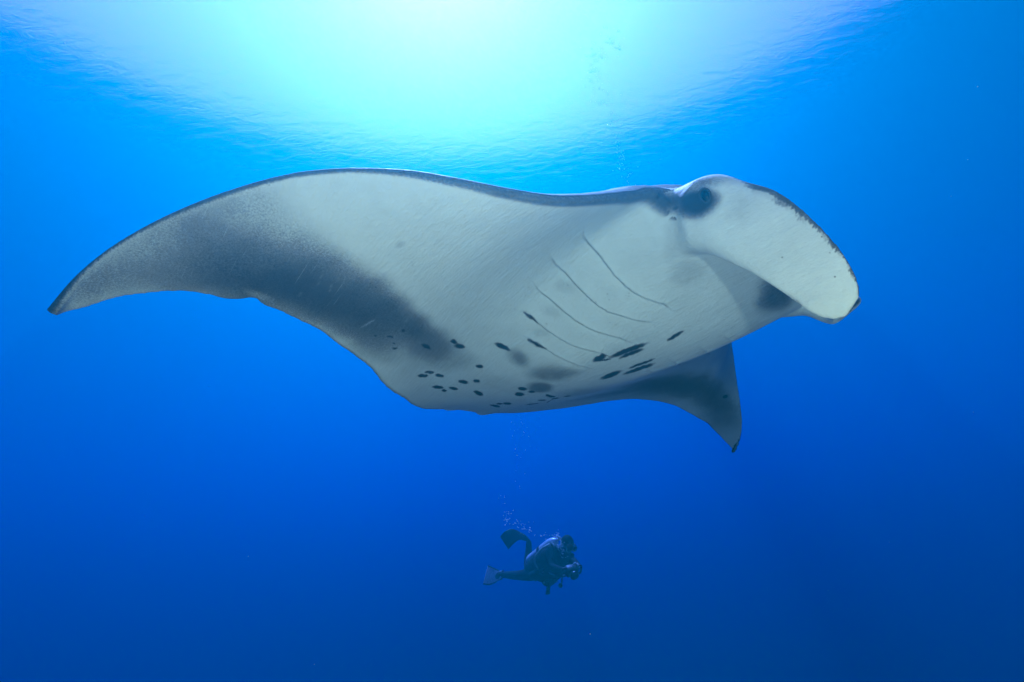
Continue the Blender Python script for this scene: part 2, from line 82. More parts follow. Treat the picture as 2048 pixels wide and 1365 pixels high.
SLITS=[[0.6243,-0.6593,0.2335,0.0006,0.2945,-0.9557,0.5933,-0.6186,0.2454,0.0614,0.2845,-0.9567,0.5825,-0.5899,0.2518,0.0805,0.1897,-0.9785,0.5746,-0.5658,0.2539,0.0984,0.0278,-0.9948,0.5691,-0.5457,0.2524,0.1282,-0.1383,-0.9821,0.5659,-0.5271,0.2482,0.1081,-0.2803,-0.9538,0.5639,-0.5106,0.2421,0.107,-0.3605,-0.9266,0.5628,-0.4955,0.2347,0.0993,-0.461,-0.8819,0.5621,-0.481,0.2268,0.0813,-0.5044,-0.8597,0.5604,-0.4685,0.2191,0.0685,-0.5251,-0.8483,0.5589,-0.4561,0.2112,0.0598,-0.5395,-0.8398,0.5574,-0.4439,0.2031,0.0467,-0.5549,-0.8306,0.5562,-0.432,0.1949,0.037,-0.5613,-0.8268,0.5551,-0.4201,0.1868,0.0314,-0.5649,-0.8246,0.554,-0.4082,0.1785,0.0203,-0.5659,-0.8242,0.5528,-0.3961,0.1703,0.0166,-0.5604,-0.828,0.5516,-0.384,0.162,0.0093,-0.5721,-0.8202,0.5525,-0.3719,0.1534,0.0074,-0.5848,-0.8111,0.5535,-0.36,0.1446,0.0038,-0.6103,-0.7921,0.5548,-0.3485,0.1355,0.003,-0.6241,-0.7814,0.5561,-0.3372,0.1263,-0.0066,-0.6372,-0.7706,0.5576,-0.3259,0.117,-0.0056,-0.6395,-0.7688,0.5611,-0.3154,0.1082,-0.0049,-0.6395,-0.7688,0.5646,-0.3048,0.0994,-0.0111,-0.63,-0.7765,0.568,-0.2939,0.0908,-0.0088,-0.6179,-0.7862,0.5736,-0.2835,0.0827,-0.0148,-0.5907,-0.8067,0.579,-0.2727,0.0749,-0.0165,-0.574,-0.8187,0.5842,-0.2615,0.0673,-0.0176,-0.5393,-0.8419,0.5893,-0.2499,0.0599,-0.0165,-0.5281,-0.849,0.5973,-0.2387,0.053,-0.015,-0.509,-0.8606,0.6052,-0.2273,0.0462,-0.0114,-0.4993,-0.8663,0.613,-0.2155,0.0395,-0.0062,-0.4809,-0.8768,0.6206,-0.2036,0.033,-0.0046,-0.4694,-0.883,0.6271,-0.193,0.0275,-0.0023,-0.4533,-0.8914,0.6334,-0.1824,0.0221,-0.0051,-0.444,-0.896,0.6364,-0.161,0.0117,-0.0062,-0.4274,-0.9041],[0.4337,-0.6469,0.2274,0.0876,0.154,-0.9842,0.4213,-0.6222,0.2297,0.1089,0.1331,-0.9851,0.4098,-0.5987,0.2306,0.1266,0.0551,-0.9904,0.4055,-0.5786,0.2305,0.1516,-0.0114,-0.9884,0.4024,-0.56,0.229,0.1544,-0.09,-0.9839,0.4003,-0.5428,0.2262,0.1654,-0.1802,-0.9696,0.3991,-0.5267,0.2223,0.1575,-0.262,-0.9521,0.3956,-0.5092,0.2162,0.1608,-0.325,-0.9319,0.3927,-0.4926,0.2092,0.1582,-0.378,-0.9122,0.3902,-0.4765,0.2016,0.1509,-0.42,-0.8949,0.3881,-0.4609,0.1936,0.1464,-0.4456,-0.8832,0.3863,-0.4455,0.1853,0.1389,-0.4676,-0.873,0.3859,-0.4315,0.1776,0.1312,-0.4823,-0.8661,0.3856,-0.4177,0.1697,0.1264,-0.4932,-0.8607,0.3854,-0.4039,0.1617,0.1221,-0.4979,-0.8586,0.3853,-0.3902,0.1536,0.1137,-0.5117,-0.8516,0.3854,-0.3766,0.1453,0.1074,-0.5297,-0.8413,0.3874,-0.3616,0.1357,0.0989,-0.561,-0.8219,0.3897,-0.3471,0.1258,0.0893,-0.5865,-0.805,0.3924,-0.333,0.1155,0.0802,-0.6044,-0.7926,0.3951,-0.3191,0.1051,0.0721,-0.6066,-0.7917,0.4007,-0.306,0.0954,0.0614,-0.6046,-0.7941,0.4062,-0.2927,0.0858,0.0551,-0.5977,-0.7998,0.4116,-0.2791,0.0764,0.0464,-0.5646,-0.824,0.4206,-0.2682,0.0694,0.0323,-0.5528,-0.8327,0.4295,-0.257,0.0625,0.0283,-0.5361,-0.8437,0.4384,-0.2458,0.0557,0.026,-0.53,-0.8476,0.4471,-0.2344,0.0489,0.0262,-0.5205,-0.8534,0.4541,-0.2241,0.0429,0.0265,-0.5143,-0.8572,0.461,-0.2136,0.0369,0.0267,-0.5027,-0.864,0.4678,-0.2029,0.031,0.0253,-0.4894,-0.8717,0.4746,-0.1922,0.0252,0.0244,-0.4809,-0.8765,0.4835,-0.1822,0.02,0.0244,-0.4731,-0.8806,0.4923,-0.1721,0.015,0.0249,-0.4567,-0.8893,0.501,-0.1618,0.0101,0.0266,-0.4464,-0.8944,0.5096,-0.1514,0.0052,0.0268,-0.4341,-0.9005],[0.2657,-0.5838,0.2068,0.1878,-0.0765,-0.9792,0.2528,-0.5503,0.1992,0.1991,-0.2054,-0.9582,0.2518,-0.5331,0.1948,0.224,-0.2641,-0.9381,0.2515,-0.5168,0.1896,0.201,-0.3163,-0.9271,0.2519,-0.5011,0.1838,0.2035,-0.3655,-0.9083,0.2526,-0.4858,0.1776,0.2029,-0.3897,-0.8983,0.2519,-0.4714,0.1708,0.203,-0.4183,-0.8854,0.2514,-0.4572,0.1638,0.2024,-0.4381,-0.8759,0.2511,-0.4431,0.1565,0.2043,-0.4485,-0.8701,0.2509,-0.4291,0.1492,0.2019,-0.4586,-0.8654,0.2508,-0.4151,0.1417,0.1974,-0.4626,-0.8643,0.252,-0.3999,0.1338,0.1927,-0.4677,-0.8626,0.2532,-0.3848,0.1257,0.1879,-0.4782,-0.8579,0.2547,-0.3698,0.1175,0.1777,-0.4989,-0.8482,0.2564,-0.3552,0.109,0.1632,-0.5188,-0.8392,0.2584,-0.3408,0.1003,0.1542,-0.5352,-0.8305,0.2623,-0.3271,0.0921,0.1422,-0.5411,-0.8288,0.2664,-0.3135,0.0838,0.1316,-0.5476,-0.8264,0.2705,-0.2998,0.0755,0.1217,-0.538,-0.8341,0.2745,-0.286,0.0672,0.1104,-0.5303,-0.8406,0.2807,-0.2722,0.0595,0.1034,-0.5213,-0.8471,0.2868,-0.2583,0.0518,0.0971,-0.5078,-0.856,0.2929,-0.2443,0.0442,0.0909,-0.511,-0.8548,0.3016,-0.2318,0.0376,0.0876,-0.5121,-0.8545,0.3103,-0.2193,0.031,0.0854,-0.5038,-0.8596,0.3189,-0.2067,0.0245,0.0807,-0.4976,-0.8636,0.3274,-0.1939,0.0181,0.0762,-0.4848,-0.8713,0.3369,-0.1789,0.0107,0.0716,-0.4635,-0.8832,0.346,-0.1635,0.0036,0.0726,-0.4431,-0.8935,0.3549,-0.1476,-0.0034,0.0672,-0.4207,-0.9047,0.3597,-0.132,-0.0099,0.0601,-0.3834,-0.9216,0.3642,-0.1158,-0.0162,0.0537,-0.3653,-0.9293],[0.119,-0.5141,0.1617,0.1718,-0.3563,-0.9184,0.1186,-0.4969,0.1547,0.1671,-0.382,-0.9089,0.1187,-0.4802,0.1473,0.1595,-0.4153,-0.8956,0.1191,-0.4637,0.1395,0.1515,-0.4343,-0.8879,0.1198,-0.4474,0.1315,0.1457,-0.4456,-0.8833,0.12,-0.4302,0.1228,0.1408,-0.4507,-0.8815,0.1203,-0.4128,0.114,0.1325,-0.444,-0.8862,0.1205,-0.3953,0.1053,0.1345,-0.4439,-0.8859,0.1225,-0.3792,0.0976,0.1289,-0.444,-0.8867,0.1247,-0.3633,0.0898,0.1183,-0.4539,-0.8832,0.127,-0.3474,0.0818,0.1205,-0.4603,-0.8795,0.1294,-0.3315,0.0738,0.1091,-0.4675,-0.8772,0.1327,-0.3177,0.0669,0.0998,-0.4666,-0.8788,0.1361,-0.3038,0.0599,0.0985,-0.4604,-0.8822,0.1394,-0.2898,0.053,0.0866,-0.459,-0.8842,0.1427,-0.2758,0.0461,0.0837,-0.4566,-0.8857,0.1461,-0.2617,0.0391,0.0753,-0.4606,-0.8844,0.1528,-0.2496,0.0332,0.0682,-0.4713,-0.8793,0.1597,-0.2377,0.0272,0.0615,-0.4798,-0.8752,0.1666,-0.2258,0.0212,0.0586,-0.4814,-0.8745,0.1735,-0.214,0.0152,0.0607,-0.4795,-0.8754,0.1826,-0.2011,0.0089,0.0651,-0.4662,-0.8823,0.1916,-0.1879,0.0027,0.068,-0.4584,-0.8862,0.2003,-0.1744,-0.0033,0.0664,-0.4302,-0.9003,0.2088,-0.1605,-0.0091,0.0591,-0.3986,-0.9152,0.2186,-0.1446,-0.0151,0.057,-0.3599,-0.9313,0.2279,-0.1277,-0.0208,0.0534,-0.3257,-0.944,0.2301,-0.1096,-0.0265,0.0412,-0.2791,-0.9594,0.2317,-0.0903,-0.0318,0.0387,-0.2545,-0.9663],[0.0154,-0.4062,0.0967,0.1084,-0.4135,-0.904,0.0184,-0.3895,0.0894,0.1012,-0.407,-0.9078,0.0214,-0.3727,0.0821,0.0933,-0.4142,-0.9054,0.0246,-0.356,0.0746,0.0865,-0.4233,-0.9018,0.0278,-0.3393,0.0671,0.0797,-0.4264,-0.901,0.0311,-0.3226,0.0595,0.0766,-0.4244,-0.9023,0.033,-0.3073,0.0525,0.0681,-0.4234,-0.9034,0.0348,-0.2919,0.0455,0.0645,-0.409,-0.9103,0.0366,-0.2763,0.0385,0.0609,-0.4123,-0.909,0.0384,-0.2606,0.0315,0.0509,-0.4161,-0.9079,0.0424,-0.2454,0.0246,0.0456,-0.4248,-0.9041,0.0466,-0.2304,0.0177,0.0354,-0.4269,-0.9036,0.0508,-0.2153,0.0107,0.0267,-0.4292,-0.9028,0.055,-0.2001,0.0037,0.0142,-0.4108,-0.9116,0.061,-0.1866,-0.0024,0.0034,-0.4036,-0.9149,0.0668,-0.1727,-0.0082,-0.0068,-0.3842,-0.9232,0.0723,-0.1584,-0.0139,-0.0135,-0.3419,-0.9396,0.0773,-0.1434,-0.0192,-0.019,-0.3249,-0.9456,0.0821,-0.1254,-0.0244,-0.0149,-0.2613,-0.9651,0.0862,-0.1063,-0.0291,-0.0231,-0.2101,-0.9774,0.0894,-0.0858,-0.0333,-0.0233,-0.172,-0.9848]]
FARSLITS=[[0.7009,0.2015,-0.0919,0.0079,-0.0735,-0.9973,0.6976,0.2499,-0.0927,0.002,0.0426,-0.9991],[0.5719,0.2098,-0.0905,-0.0329,-0.0491,-0.9982,0.5641,0.2667,-0.0886,-0.0369,0.1178,-0.9923,0.2745,1.0548,0.1881,0.2847,0.2258,-0.9316],[0.4102,0.1976,-0.0824,-0.0588,-0.035,-0.9977,0.398,0.2535,-0.0804,-0.0817,0.0838,-0.9931,0.1761,0.7944,0.1095,0.0536,0.2674,-0.9621],[0.2727,0.1739,-0.0714,-0.0875,-0.0261,-0.9958,0.2587,0.2344,-0.0689,-0.101,0.0734,-0.9922,0.1737,0.4492,-0.0028,-0.0695,0.3151,-0.9465]]
EYE=[1.0555,-0.4866,0.1656,0.07,-0.984,-0.1638]

GRID=np.array(GRID).reshape(len(YS),8,3);YS=np.array(YS)
FIN=np.array(FIN).reshape(-1,7);C0=Vector(C0);RG=np.array(RG).reshape(3,3)
FARFIN=np.array([(.84,.50,.2,.80,.38,.02,.10),(.98,.48,.16,.93,.40,-.03,.15),(1.08,.45,.09,1.0,.40,-.07,.12),(1.15,.42,.01,1.05,.36,-.135,.08),
 (1.20,.38,-.07,1.085,.31,-.185,.05),(1.238,.322,-.128,1.115,.24,-.22,.04),(1.246,.243,-.175,1.14,.18,-.225,.035),(1.215,.17,-.215,1.18,.14,-.235,.025)])
def catmull(A,n,axis=0):
    """Catmull-Rom refinement of control points along an axis, n steps per interval."""
    A=np.moveaxis(A,axis,0);pad=np.concatenate([2*A[:1]-A[1:2],A,2*A[-1:]-A[-2:-1]])
    t=np.arange(n)/n;out=[]
    for i in range(len(A)-1):
        p0,p1,p2,p3=pad[i:i+4]
        for u in t: out.append(.5*(2*p1+(p2-p0)*u+(2*p0-5*p1+4*p2-p3)*u*u+(3*p1-p0-3*p2+p3)*u**3))
    out.append(A[-1]);return np.moveaxis(np.array(out),0,axis)
def hash_noise(P,f,seed=0):
    """cheap smooth pseudo-noise from summed sines, about -1..1"""
    r=np.random.RandomState(seed);s=np.zeros(len(P))
    for i in range(7):
        k=r.normal(size=3);k*=f*(.6+.8*r.rand())/np.linalg.norm(k);s+=np.sin(P@k*6.283+r.rand()*6.283)
    return s/3.2
SN,CN=6,6
VG=catmull(catmull(GRID,SN,0),CN,1)                   # ventral skin
ys_f=catmull(YS[:,None],SN)[:,0]; NSF,NCF=VG.shape[:2]
tt=np.linspace(0,1,NCF)
# trailing edge: small ragged scallops
rag=hash_noise(np.stack([ys_f*2.2,0*ys_f,0*ys_f],1),4.5,3)*.007+hash_noise(np.stack([ys_f*2.2,0*ys_f,0*ys_f],1),1.6,5)*.007
fall=np.clip((tt-.75)/.25,0,1)**2
VG[:,:,0]+=(rag*np.clip((abs(ys_f)-.1)/.1,0,1))[:,None]*fall[None]
# notch in the trailing edge of the right wing
nt_=np.exp(-((ys_f+.735)/.012)**2)*.035-np.exp(-((ys_f+.775)/.02)**2)*.02
VG[:,:,0]+=nt_[:,None]*np.clip((tt-.8)/.2,0,1)[None]
# lower jaw reaches forward under the head fins
jaw=np.interp(ys_f,[-.24,-.19,-.12,.04,.12,.17,.22],[0,.05,.10,.085,.05,.015,0])
VG[:,:,0]+=jaw[:,None]*np.clip(1-tt/.3,0,1)[None]**1.5
ya=abs(ys_f)
Tc=np.interp(ya,[0,.12,.18,.24,.3,.4,.55,.72,.9,1],[.40,.38,.33,.25,.19,.13,.09,.055,.03,.015])
E0=np.interp(ya,[0,.2,.5,.8,1],[.03,.035,.03,.022,.012])
prof=np.interp(tt,[0,.03,.08,.16,.26,.36,.5,.65,.8,.92,1],[0,.25,.48,.74,.93,1,.95,.76,.46,.17,0])
blunt=np.clip((.26-ya)/.09,0,1)
prof2=np.maximum(prof[None],(blunt[:,None]*.62)*np.clip(1-tt/.3,0,1)[None]+prof[None]*(1-0*blunt[:,None]))
Tk=E0[:,None]+Tc[:,None]*prof2
du=np.gradient(VG,axis=0);dv=np.gradient(VG,axis=1);nrm=np.cross(dv,du);nrm/=np.linalg.norm(nrm,axis=2,keepdims=True)
nrm*=np.sign(nrm[:,:,2:3]+1e-9)
wn=np.clip((ya-.35)/.25,0,1)[:,None,None]
upv=np.array([0,0,1.])*(1-wn)+nrm*wn;upv/=np.linalg.norm(upv,axis=2,keepdims=True)
DG=VG+upv*Tk[:,:,None]
def shell():
    V=[];F=[]
    iv=np.arange(NSF*NCF).reshape(NSF,NCF);idd=iv+NSF*NCF
    V=list(VG.reshape(-1,3))+list(DG.reshape(-1,3))
    for j in range(NSF-1):
        for k in range(NCF-1):
            F.append((iv[j,k],iv[j,k+1],iv[j+1,k+1],iv[j+1,k]));F.append((idd[j,k],idd[j+1,k],idd[j+1,k+1],idd[j,k+1]))
    # front closure with a mouth recess, other edges closed straight
    mid=[]
    for j in range(NSF):
        c=.5*(VG[j,0]+DG[j,0]);rec=np.clip((.165-ya[j])/.04,0,1);mid.append(len(V));V.append(c+np.array([-.22*rec,0,-.03*rec]))
    for j in range(NSF-1):
        F.append((iv[j,0],iv[j+1,0],mid[j+1],mid[j]));F.append((mid[j],mid[j+1],idd[j+1,0],idd[j,0]))
        F.append((iv[j,-1],idd[j,-1],idd[j+1,-1],iv[j+1,-1]))
    for j in (0,NSF-1):
        for k in range(NCF-1):
            f=(iv[j,k],idd[j,k],idd[j,k+1],iv[j,k+1]);F.append(f if j==0 else f[::-1])
        f=(mid[j],idd[j,0],iv[j,0]);F.append(f if j==0 else f[::-1])
    return V,F
def paddle(rows,camber):
    """closed flattened sheet lofted through (edge a, edge b, thickness) rows; side label +1 on the outer face"""
    R=catmull(rows,6);a,b,th=R[:,:3],R[:,3:6],R[:,6]
    c=(a+b)/2;h=(a-b)/2;dr=np.gradient(c,axis=0);n=np.cross(dr,h);n/=np.linalg.norm(n,axis=1,keepdims=True)
    K=28;V=[];S=[];F=[]
    for i in range(len(R)):
        edge=.5*(hash_noise(a[i:i+1],9,4)[0])*.006
        for q in range(K):
            an=6.2832*q/K;ca,sa=math.cos(an),math.sin(an)
            px=math.copysign(abs(ca)**.8,ca);py=math.copysign(abs(sa)**.9,sa)
            V.append(c[i]+h[i]*(px*(1+edge))+n[i]*(py*th[i]/2+camber*th[i]*0+camber*(1-px*px)));S.append(sa)
    for i in range(len(R)-1):
        for q in range(K):
            F.append((i*K+q,i*K+(q+1)%K,(i+1)*K+(q+1)%K,(i+1)*K+q))
    F.append(tuple(range(K-1,-1,-1)));n0=len(V);F.append(tuple((len(R)-1)*K+q for q in range(K)))
    return V,F,S,n
def tube_np(pts,rad,K=10):
    pts=np.array(pts,float);d=np.gradient(pts,axis=0);V=[];F=[]
    ref=np.array([.3,.2,.93])
    for i,p in enumerate(pts):
        x=np.cross(d[i],ref);x/=np.linalg.norm(x);y=np.cross(d[i],x);y/=np.linalg.norm(y)
        for q in range(K):
            a=6.2832*q/K;V.append(p+rad[i]*(x*math.cos(a)+y*math.sin(a)))
    n=len(pts)
    for i in range(n-1):
        for q in range(K): F.append((i*K+q,i*K+(q+1)%K,(i+1)*K+(q+1)%K,(i+1)*K+q))
    F.append(tuple(range(K-1,-1,-1)));F.append(tuple((n-1)*K+q for q in range(K)));return V,F
parts=[];labels=[]       # labels: 0 belly, 1 back, 2 fin outer, 3 fin inner/head top
V,F_=shell();parts.append((V,F_))
near=paddle(FIN,.0);far=paddle(FARFIN,.0)
parts+= [near[:2],far[:2]]
# pelvic fins beside the tail and a short whip tail carried over the back
for sgn in (-1,1):
    base=np.array([-.90,sgn*.13,.13])
    parts.append(paddle(np.array([(-.80,sgn*.20,.17,-.80,sgn*.05,.17,.05),(-.92,sgn*.20,.15,-.92,sgn*.05,.155,.035),(-.99,sgn*.20,.145,-1.0,sgn*.07,.15,.025),(-1.035,sgn*.17,.15,-1.04,sgn*.12,.15,.015)]),0)[:2])
parts.append(tube_np([(-.7,0,.25),(-.95,0,.27),(-1.1,0,.33),(-1.25,0,.45),(-1.36,.0,.62),(-1.42,.02,.8)],[.07,.045,.03,.02,.014,.006]))
# shoulders of the head: brow masses over both eyes
def blob(c,r,n=16):
    V=[];F=[]
    for i in range(n+1):
        th=math.pi*i/n
        for q in range(n*2):
            ph=math.pi*q/n;V.append((c[0]+r[0]*math.sin(th)*math.cos(ph),c[1]+r[1]*math.sin(th)*math.sin(ph),c[2]+r[2]*math.cos(th)))
    for i in range(n):
        for q in range(n*2):
            F.append((i*2*n+q,(i+1)*2*n+q,(i+1)*2*n+(q+1)%(2*n),i*2*n+(q+1)%(2*n)))
    return [np.array(v) for v in V],F
parts.append(blob((.95,0,.14),(.19,.42,.10)))
def joined(parts):
    V=[];F=[]
    for v,f in parts:
        o=len(V);V+=[tuple(map(float,x)) for x in v];F+=[tuple(int(i)+o for i in g) for g in f]
    me=bpy.data.meshes.new('body');me.from_pydata(V,[],F);me.update();return me
VOX=.0065
KNEAD=[((.68,-.66,-.12,.93,-.36,.2),.05,40)]
me0=joined(parts)
bm=bmesh.new();bm.from_mesh(me0);bmesh.ops.recalc_face_normals(bm,faces=bm.faces);bm.to_mesh(me0);bm.free()
tmp=bpy.data.objects.new('body_source',me0);col.objects.link(tmp)
md=tmp.modifiers.new('r','REMESH');md.mode='VOXEL';md.voxel_size=VOX;md.adaptivity=0
ms=tmp.modifiers.new('s','SMOOTH');ms.factor=.5;ms.iterations=7
dg=bpy.context.evaluated_depsgraph_get();body_me=bpy.data.meshes.new_from_object(tmp.evaluated_get(dg))
bpy.data.objects.remove(tmp);bpy.data.meshes.remove(me0);body_me.name='body'
nv=len(body_me.vertices)
# knead the seam where the cheek grows out of the wing root so that it runs smoothly into the belly
co=np.empty(nv*3,np.float32);body_me.vertices.foreach_get('co',co);co=co.reshape(-1,3).astype(float)
ed=np.empty(len(body_me.edges)*2,np.int32);body_me.edges.foreach_get('vertices',ed);ed=ed.reshape(-1,2)
def knead(box,fade,iters):
    global co
    lo,hi=np.array(box[:3]),np.array(box[3:]);dd=np.maximum(np.maximum(lo-co,co-hi),0).max(1);wm=np.clip(1-dd/fade,0,1);sel=wm>0
    es=ed[sel[ed].all(1)];deg=np.bincount(es.ravel(),minlength=nv).astype(float);deg[deg==0]=1
    for _ in range(iters):
        acc=np.stack([np.bincount(es[:,0],co[es[:,1],i],nv)+np.bincount(es[:,1],co[es[:,0],i],nv) for i in range(3)],1)/deg[:,None]
        co=co+(acc-co)*(.5*wm*sel)[:,None]
for box,fade,iters in KNEAD: knead(box,fade,iters)
# gill flaps: the skin in front of each slit stands proud, behind it dips
try: gill_lines=[np.array(a).reshape(-1,6) for a in SLITS+FARSLITS]
except NameError: gill_lines=[]
for A_ in gill_lines:
    P_=A_[:,:3];lo,hi=P_.min(0)-.12,P_.max(0)+.12;ii=np.nonzero(((co>lo)&(co<hi)).all(1))[0]
    D_=np.linalg.norm(co[ii][:,None]-P_[None],axis=2);k_=D_.argmin(1);tg=np.gradient(P_,axis=0);tg/=np.linalg.norm(tg,axis=1,keepdims=True)
    nn=A_[:,3:];side=np.cross(nn,tg);side*=np.sign(side[:,:1]+1e-9)
    off_=co[ii]-P_[k_];s_=(off_*side[k_]).sum(1);al=abs((off_*tg[k_]).sum(1));hn=abs((off_*nn[k_]).sum(1))
    endf=np.clip(np.minimum(k_,len(P_)-1-k_)/4+.25,0,1)*np.clip(1-(al-.01)/.04,0,1)*(hn<.05)
    h_=np.where(s_>0,0.013*np.exp(-s_/.04),-.009*np.exp(s_/.03))*np.clip(abs(s_)/.004,.3,1)
    co[ii]+=nn[k_]*(h_*endf)[:,None]
body_me.vertices.foreach_set('co',co.astype(np.float32).ravel());body_me.update()
BV=np.empty(nv*3,np.float32);body_me.vertices.foreach_get('co',BV);BV=BV.reshape(-1,3).astype(float)
print('manta verts',nv)
# nearest source sample: which skin (belly, back, fin outer, fin inner) and where along span and chord
kd_pts=[];kd_tag=[]
for j in range(0,NSF):
    for k in range(NCF):
        kd_pts.append(VG[j,k]);kd_tag.append((0,ys_f[j],tt[k],0));kd_pts.append(DG[j,k]);kd_tag.append((1,ys_f[j],tt[k],0))
for (v,f,s,n),sg in ((near,1),(far,2)):
    for i,(p,q) in enumerate(zip(v,s)): kd_pts.append(p);kd_tag.append((10*sg+(1 if q>0 else 0),q,math.cos(6.2832*(i%28)/28),(i//28)/(len(v)//28-1)))
NEAR0,NEAR1,FAR0,FAR1=.9,0.,0.,.9
kd=KDTree(len(kd_pts))
for i,p in enumerate(kd_pts): kd.insert(p,i)
kd.balance()
near_i=np.array([kd.find(p)[1] for p in BV]);TAG=np.array(kd_tag)[near_i]
# refine chord and span position continuously between samples
nb=2*NSF*NCF;flat=near_i<nb;jk=near_i[flat]//2;dvf=dv.reshape(-1,3)[jk];duf=du.reshape(-1,3)[jk]
off=BV[flat]-np.array(kd_pts)[near_i[flat]]
ga,gb,gc=(dvf*dvf).sum(1),(dvf*duf).sum(1),(duf*duf).sum(1);gd_=ga*gc-gb*gb+1e-12;oa,ob_=(off*dvf).sum(1),(off*duf).sum(1)
TAG[flat,2]+=np.clip((oa*gc-ob_*gb)/gd_,-1.5,1.5)/(NCF-1)
dys=np.gradient(ys_f)[jk//NCF];TAG[flat,1]+=np.clip((ob_*ga-oa*gb)/gd_,-1.5,1.5)*dys

# pigment: 0 = white belly skin, 1 = black
kind,ts,tc_=TAG[:,0],TAG[:,1],TAG[:,2]
pig=np.zeros(nv)
pig[kind==1]=.93
def ss(a,b,x):
    t=np.clip((x-a)/(b-a),0,1);return t*t*(3-2*t)
nrmv=np.empty(nv*3,np.float32);body_me.vertices.foreach_get('normal',nrmv);nrmv=nrmv.reshape(-1,3)
# the wing skin: back and belly told apart by which way the skin faces, blending round the rim
wing=kind<2;upn=np.zeros((nv,3));upn[flat]=upv.reshape(-1,3)[jk]
facing=(nrmv*upn).sum(1);kind=np.where(wing,np.where(facing>.05,1,0),kind)
pig=np.where(wing,.93*ss(-.35,.3,facing)*np.where((abs(ts)<.2)&(tc_<.12),ss(.2,.7,facing),1),0)
# chin and leading edge: dusky band; thin dark rim along the trailing edge
lead=np.interp(ts,[-1,-.9,-.72,-.45,-.3,-.22,-.2,.3,.5,.8,1],[.03,.018,.018,.032,.045,.045,0,0,.012,.015,.015])
b0=kind==0
wob=1+.25*hash_noise(BV,2.0,7)
pig=np.where(b0,np.maximum(pig,.82*ss(1.25,.35,tc_/(lead*wob+1e-6))*(lead>.004)),pig)
pig=np.where(b0,np.maximum(pig,.6*ss(.982,1.0,tc_)*(abs(ts)>.12)),pig)
pig=np.where(b0,np.maximum(pig,.75*ss(.965,.995,abs(ts))),pig)
# fin: pale outside, dark inside
nearf=(kind==10)|(kind==11);farf=(kind==20)|(kind==21)
pig=np.where(nearf,.9*ss(.35,.8,nrmv[:,1]),pig);pig=np.where(farf,.97*ss(-.1,.45,-nrmv[:,1])*ss(-.75,-.2,TAG[:,2]),pig)  # far fin's lower edge stays pale, painting in the sunlight on it
rr_=np.linalg.norm(BV-np.array([.915,-.50,.235]),axis=1);pig=np.maximum(pig,.7*ss(.065,.01,rr_))
rowf=TAG[:,3];fin_=nearf
rim=np.interp(rowf,[0,.36,.45,.6,.75,.9,1],[0,.0,.20,.17,.09,.06,.05])
pig=np.where(fin_,np.maximum(pig,.85*ss(1-rim*1.5,1-rim*.25,TAG[:,2]+.05*hash_noise(BV,14,9))*(rim>.01)),pig)
headtop=(kind>=10)&(nrmv[:,2]>.75)&(BV[:,0]<1.15);pig[headtop]*=.3  # head top paled: its sunlit highlight is put into the pigment
warp=np.stack([hash_noise(BV,30,20+i)+.9*hash_noise(BV,11,50+i) for i in range(3)],1)*.0028
warp2=np.stack([hash_noise(BV,5,30+i) for i in range(3)],1)*.014
MK=np.array(MARKS).reshape(-1,12)
for c in MK:
    ctr,A,B,s,soft,mode=c[:3],c[3:6],c[6:9],c[9],c[10],c[11]
    R_=1.6*(np.linalg.norm(A)+np.linalg.norm(B))
    idx_=np.nonzero((abs(BV-ctr)<R_).all(1))[0]
    if not len(idx_): continue
    D=BV[idx_]-ctr+ (warp[idx_] if soft<.5 else warp2[idx_]*min(1,np.linalg.norm(B)/.12))
    n=np.cross(A,B);n/=np.linalg.norm(n)
    aa,ab,bb=A@A,A@B,B@B;det=aa*bb-ab*ab
    da,db=D@A,D@B;u=(da*bb-db*ab)/det;v=(db*aa-da*ab)/det
    r=np.sqrt(u*u+v*v);mk=s*ss(1+soft*.5,1-soft*.75,r)*(abs(D@n)<.04+.25*np.linalg.norm(A))
    okk=np.abs(nrmv[idx_]@n)>.2
    mk=mk*okk
    mk=np.where(kind[idx_]==1,0,mk)
    if mode==0: pig[idx_]=np.maximum(pig[idx_],mk) if soft<.6 else 1-(1-pig[idx_])*(1-mk*.8)
    else: pig[idx_]=pig[idx_]*(1-mk)

skin_me=body_me
at=skin_me.attributes.new('pigment','FLOAT','POINT');at.data.foreach_set('value',np.clip(pig,0,1).astype(np.float32))
skin_me.polygons.foreach_set('use_smooth',[True]*len(skin_me.polygons))
m,t,o=nodes('manta_skin');N=t.nodes;L=t.links
a=N.new('ShaderNodeAttribute');a.attribute_name='pigment'
tcn=N.new('ShaderNodeTexCoord')
def noise(scale,detail,rough=.6,vec=None):
    n=N.new('ShaderNodeTexNoise');n.inputs['Scale'].default_value=scale;n.inputs['Detail'].default_value=detail;n.inputs['Roughness'].default_value=rough
    L.new(vec or tcn.outputs['Object'],n.inputs['Vector']);return n.outputs['Fac']
def mth(op,x,y=None,z=None):
    n=N.new('ShaderNodeMath');n.operation=op
    for i,v in enumerate((x,y,z)):
        if v is None: continue
        if isinstance(v,(int,float)): n.inputs[i].default_value=v
        else: L.new(v,n.inputs[i])
    return n.outputs[0]
P_=a.outputs['Fac']
inv=mth('SUBTRACT',1.0,P_);edge=mth('MULTIPLY',mth('MULTIPLY',P_,inv),4.0)
fine=mth('SUBTRACT',noise(170,2,.5),.5);broad=mth('SUBTRACT',noise(9,5),.5)
p1=mth('ADD',P_,mth('MULTIPLY',mth('MULTIPLY',fine,edge),mth('MULTIPLY_ADD',noise(4,4),2.2,-.45)))
p1=mth('ADD',p1,mth('MULTIPLY',mth('MULTIPLY',broad,edge),.35))
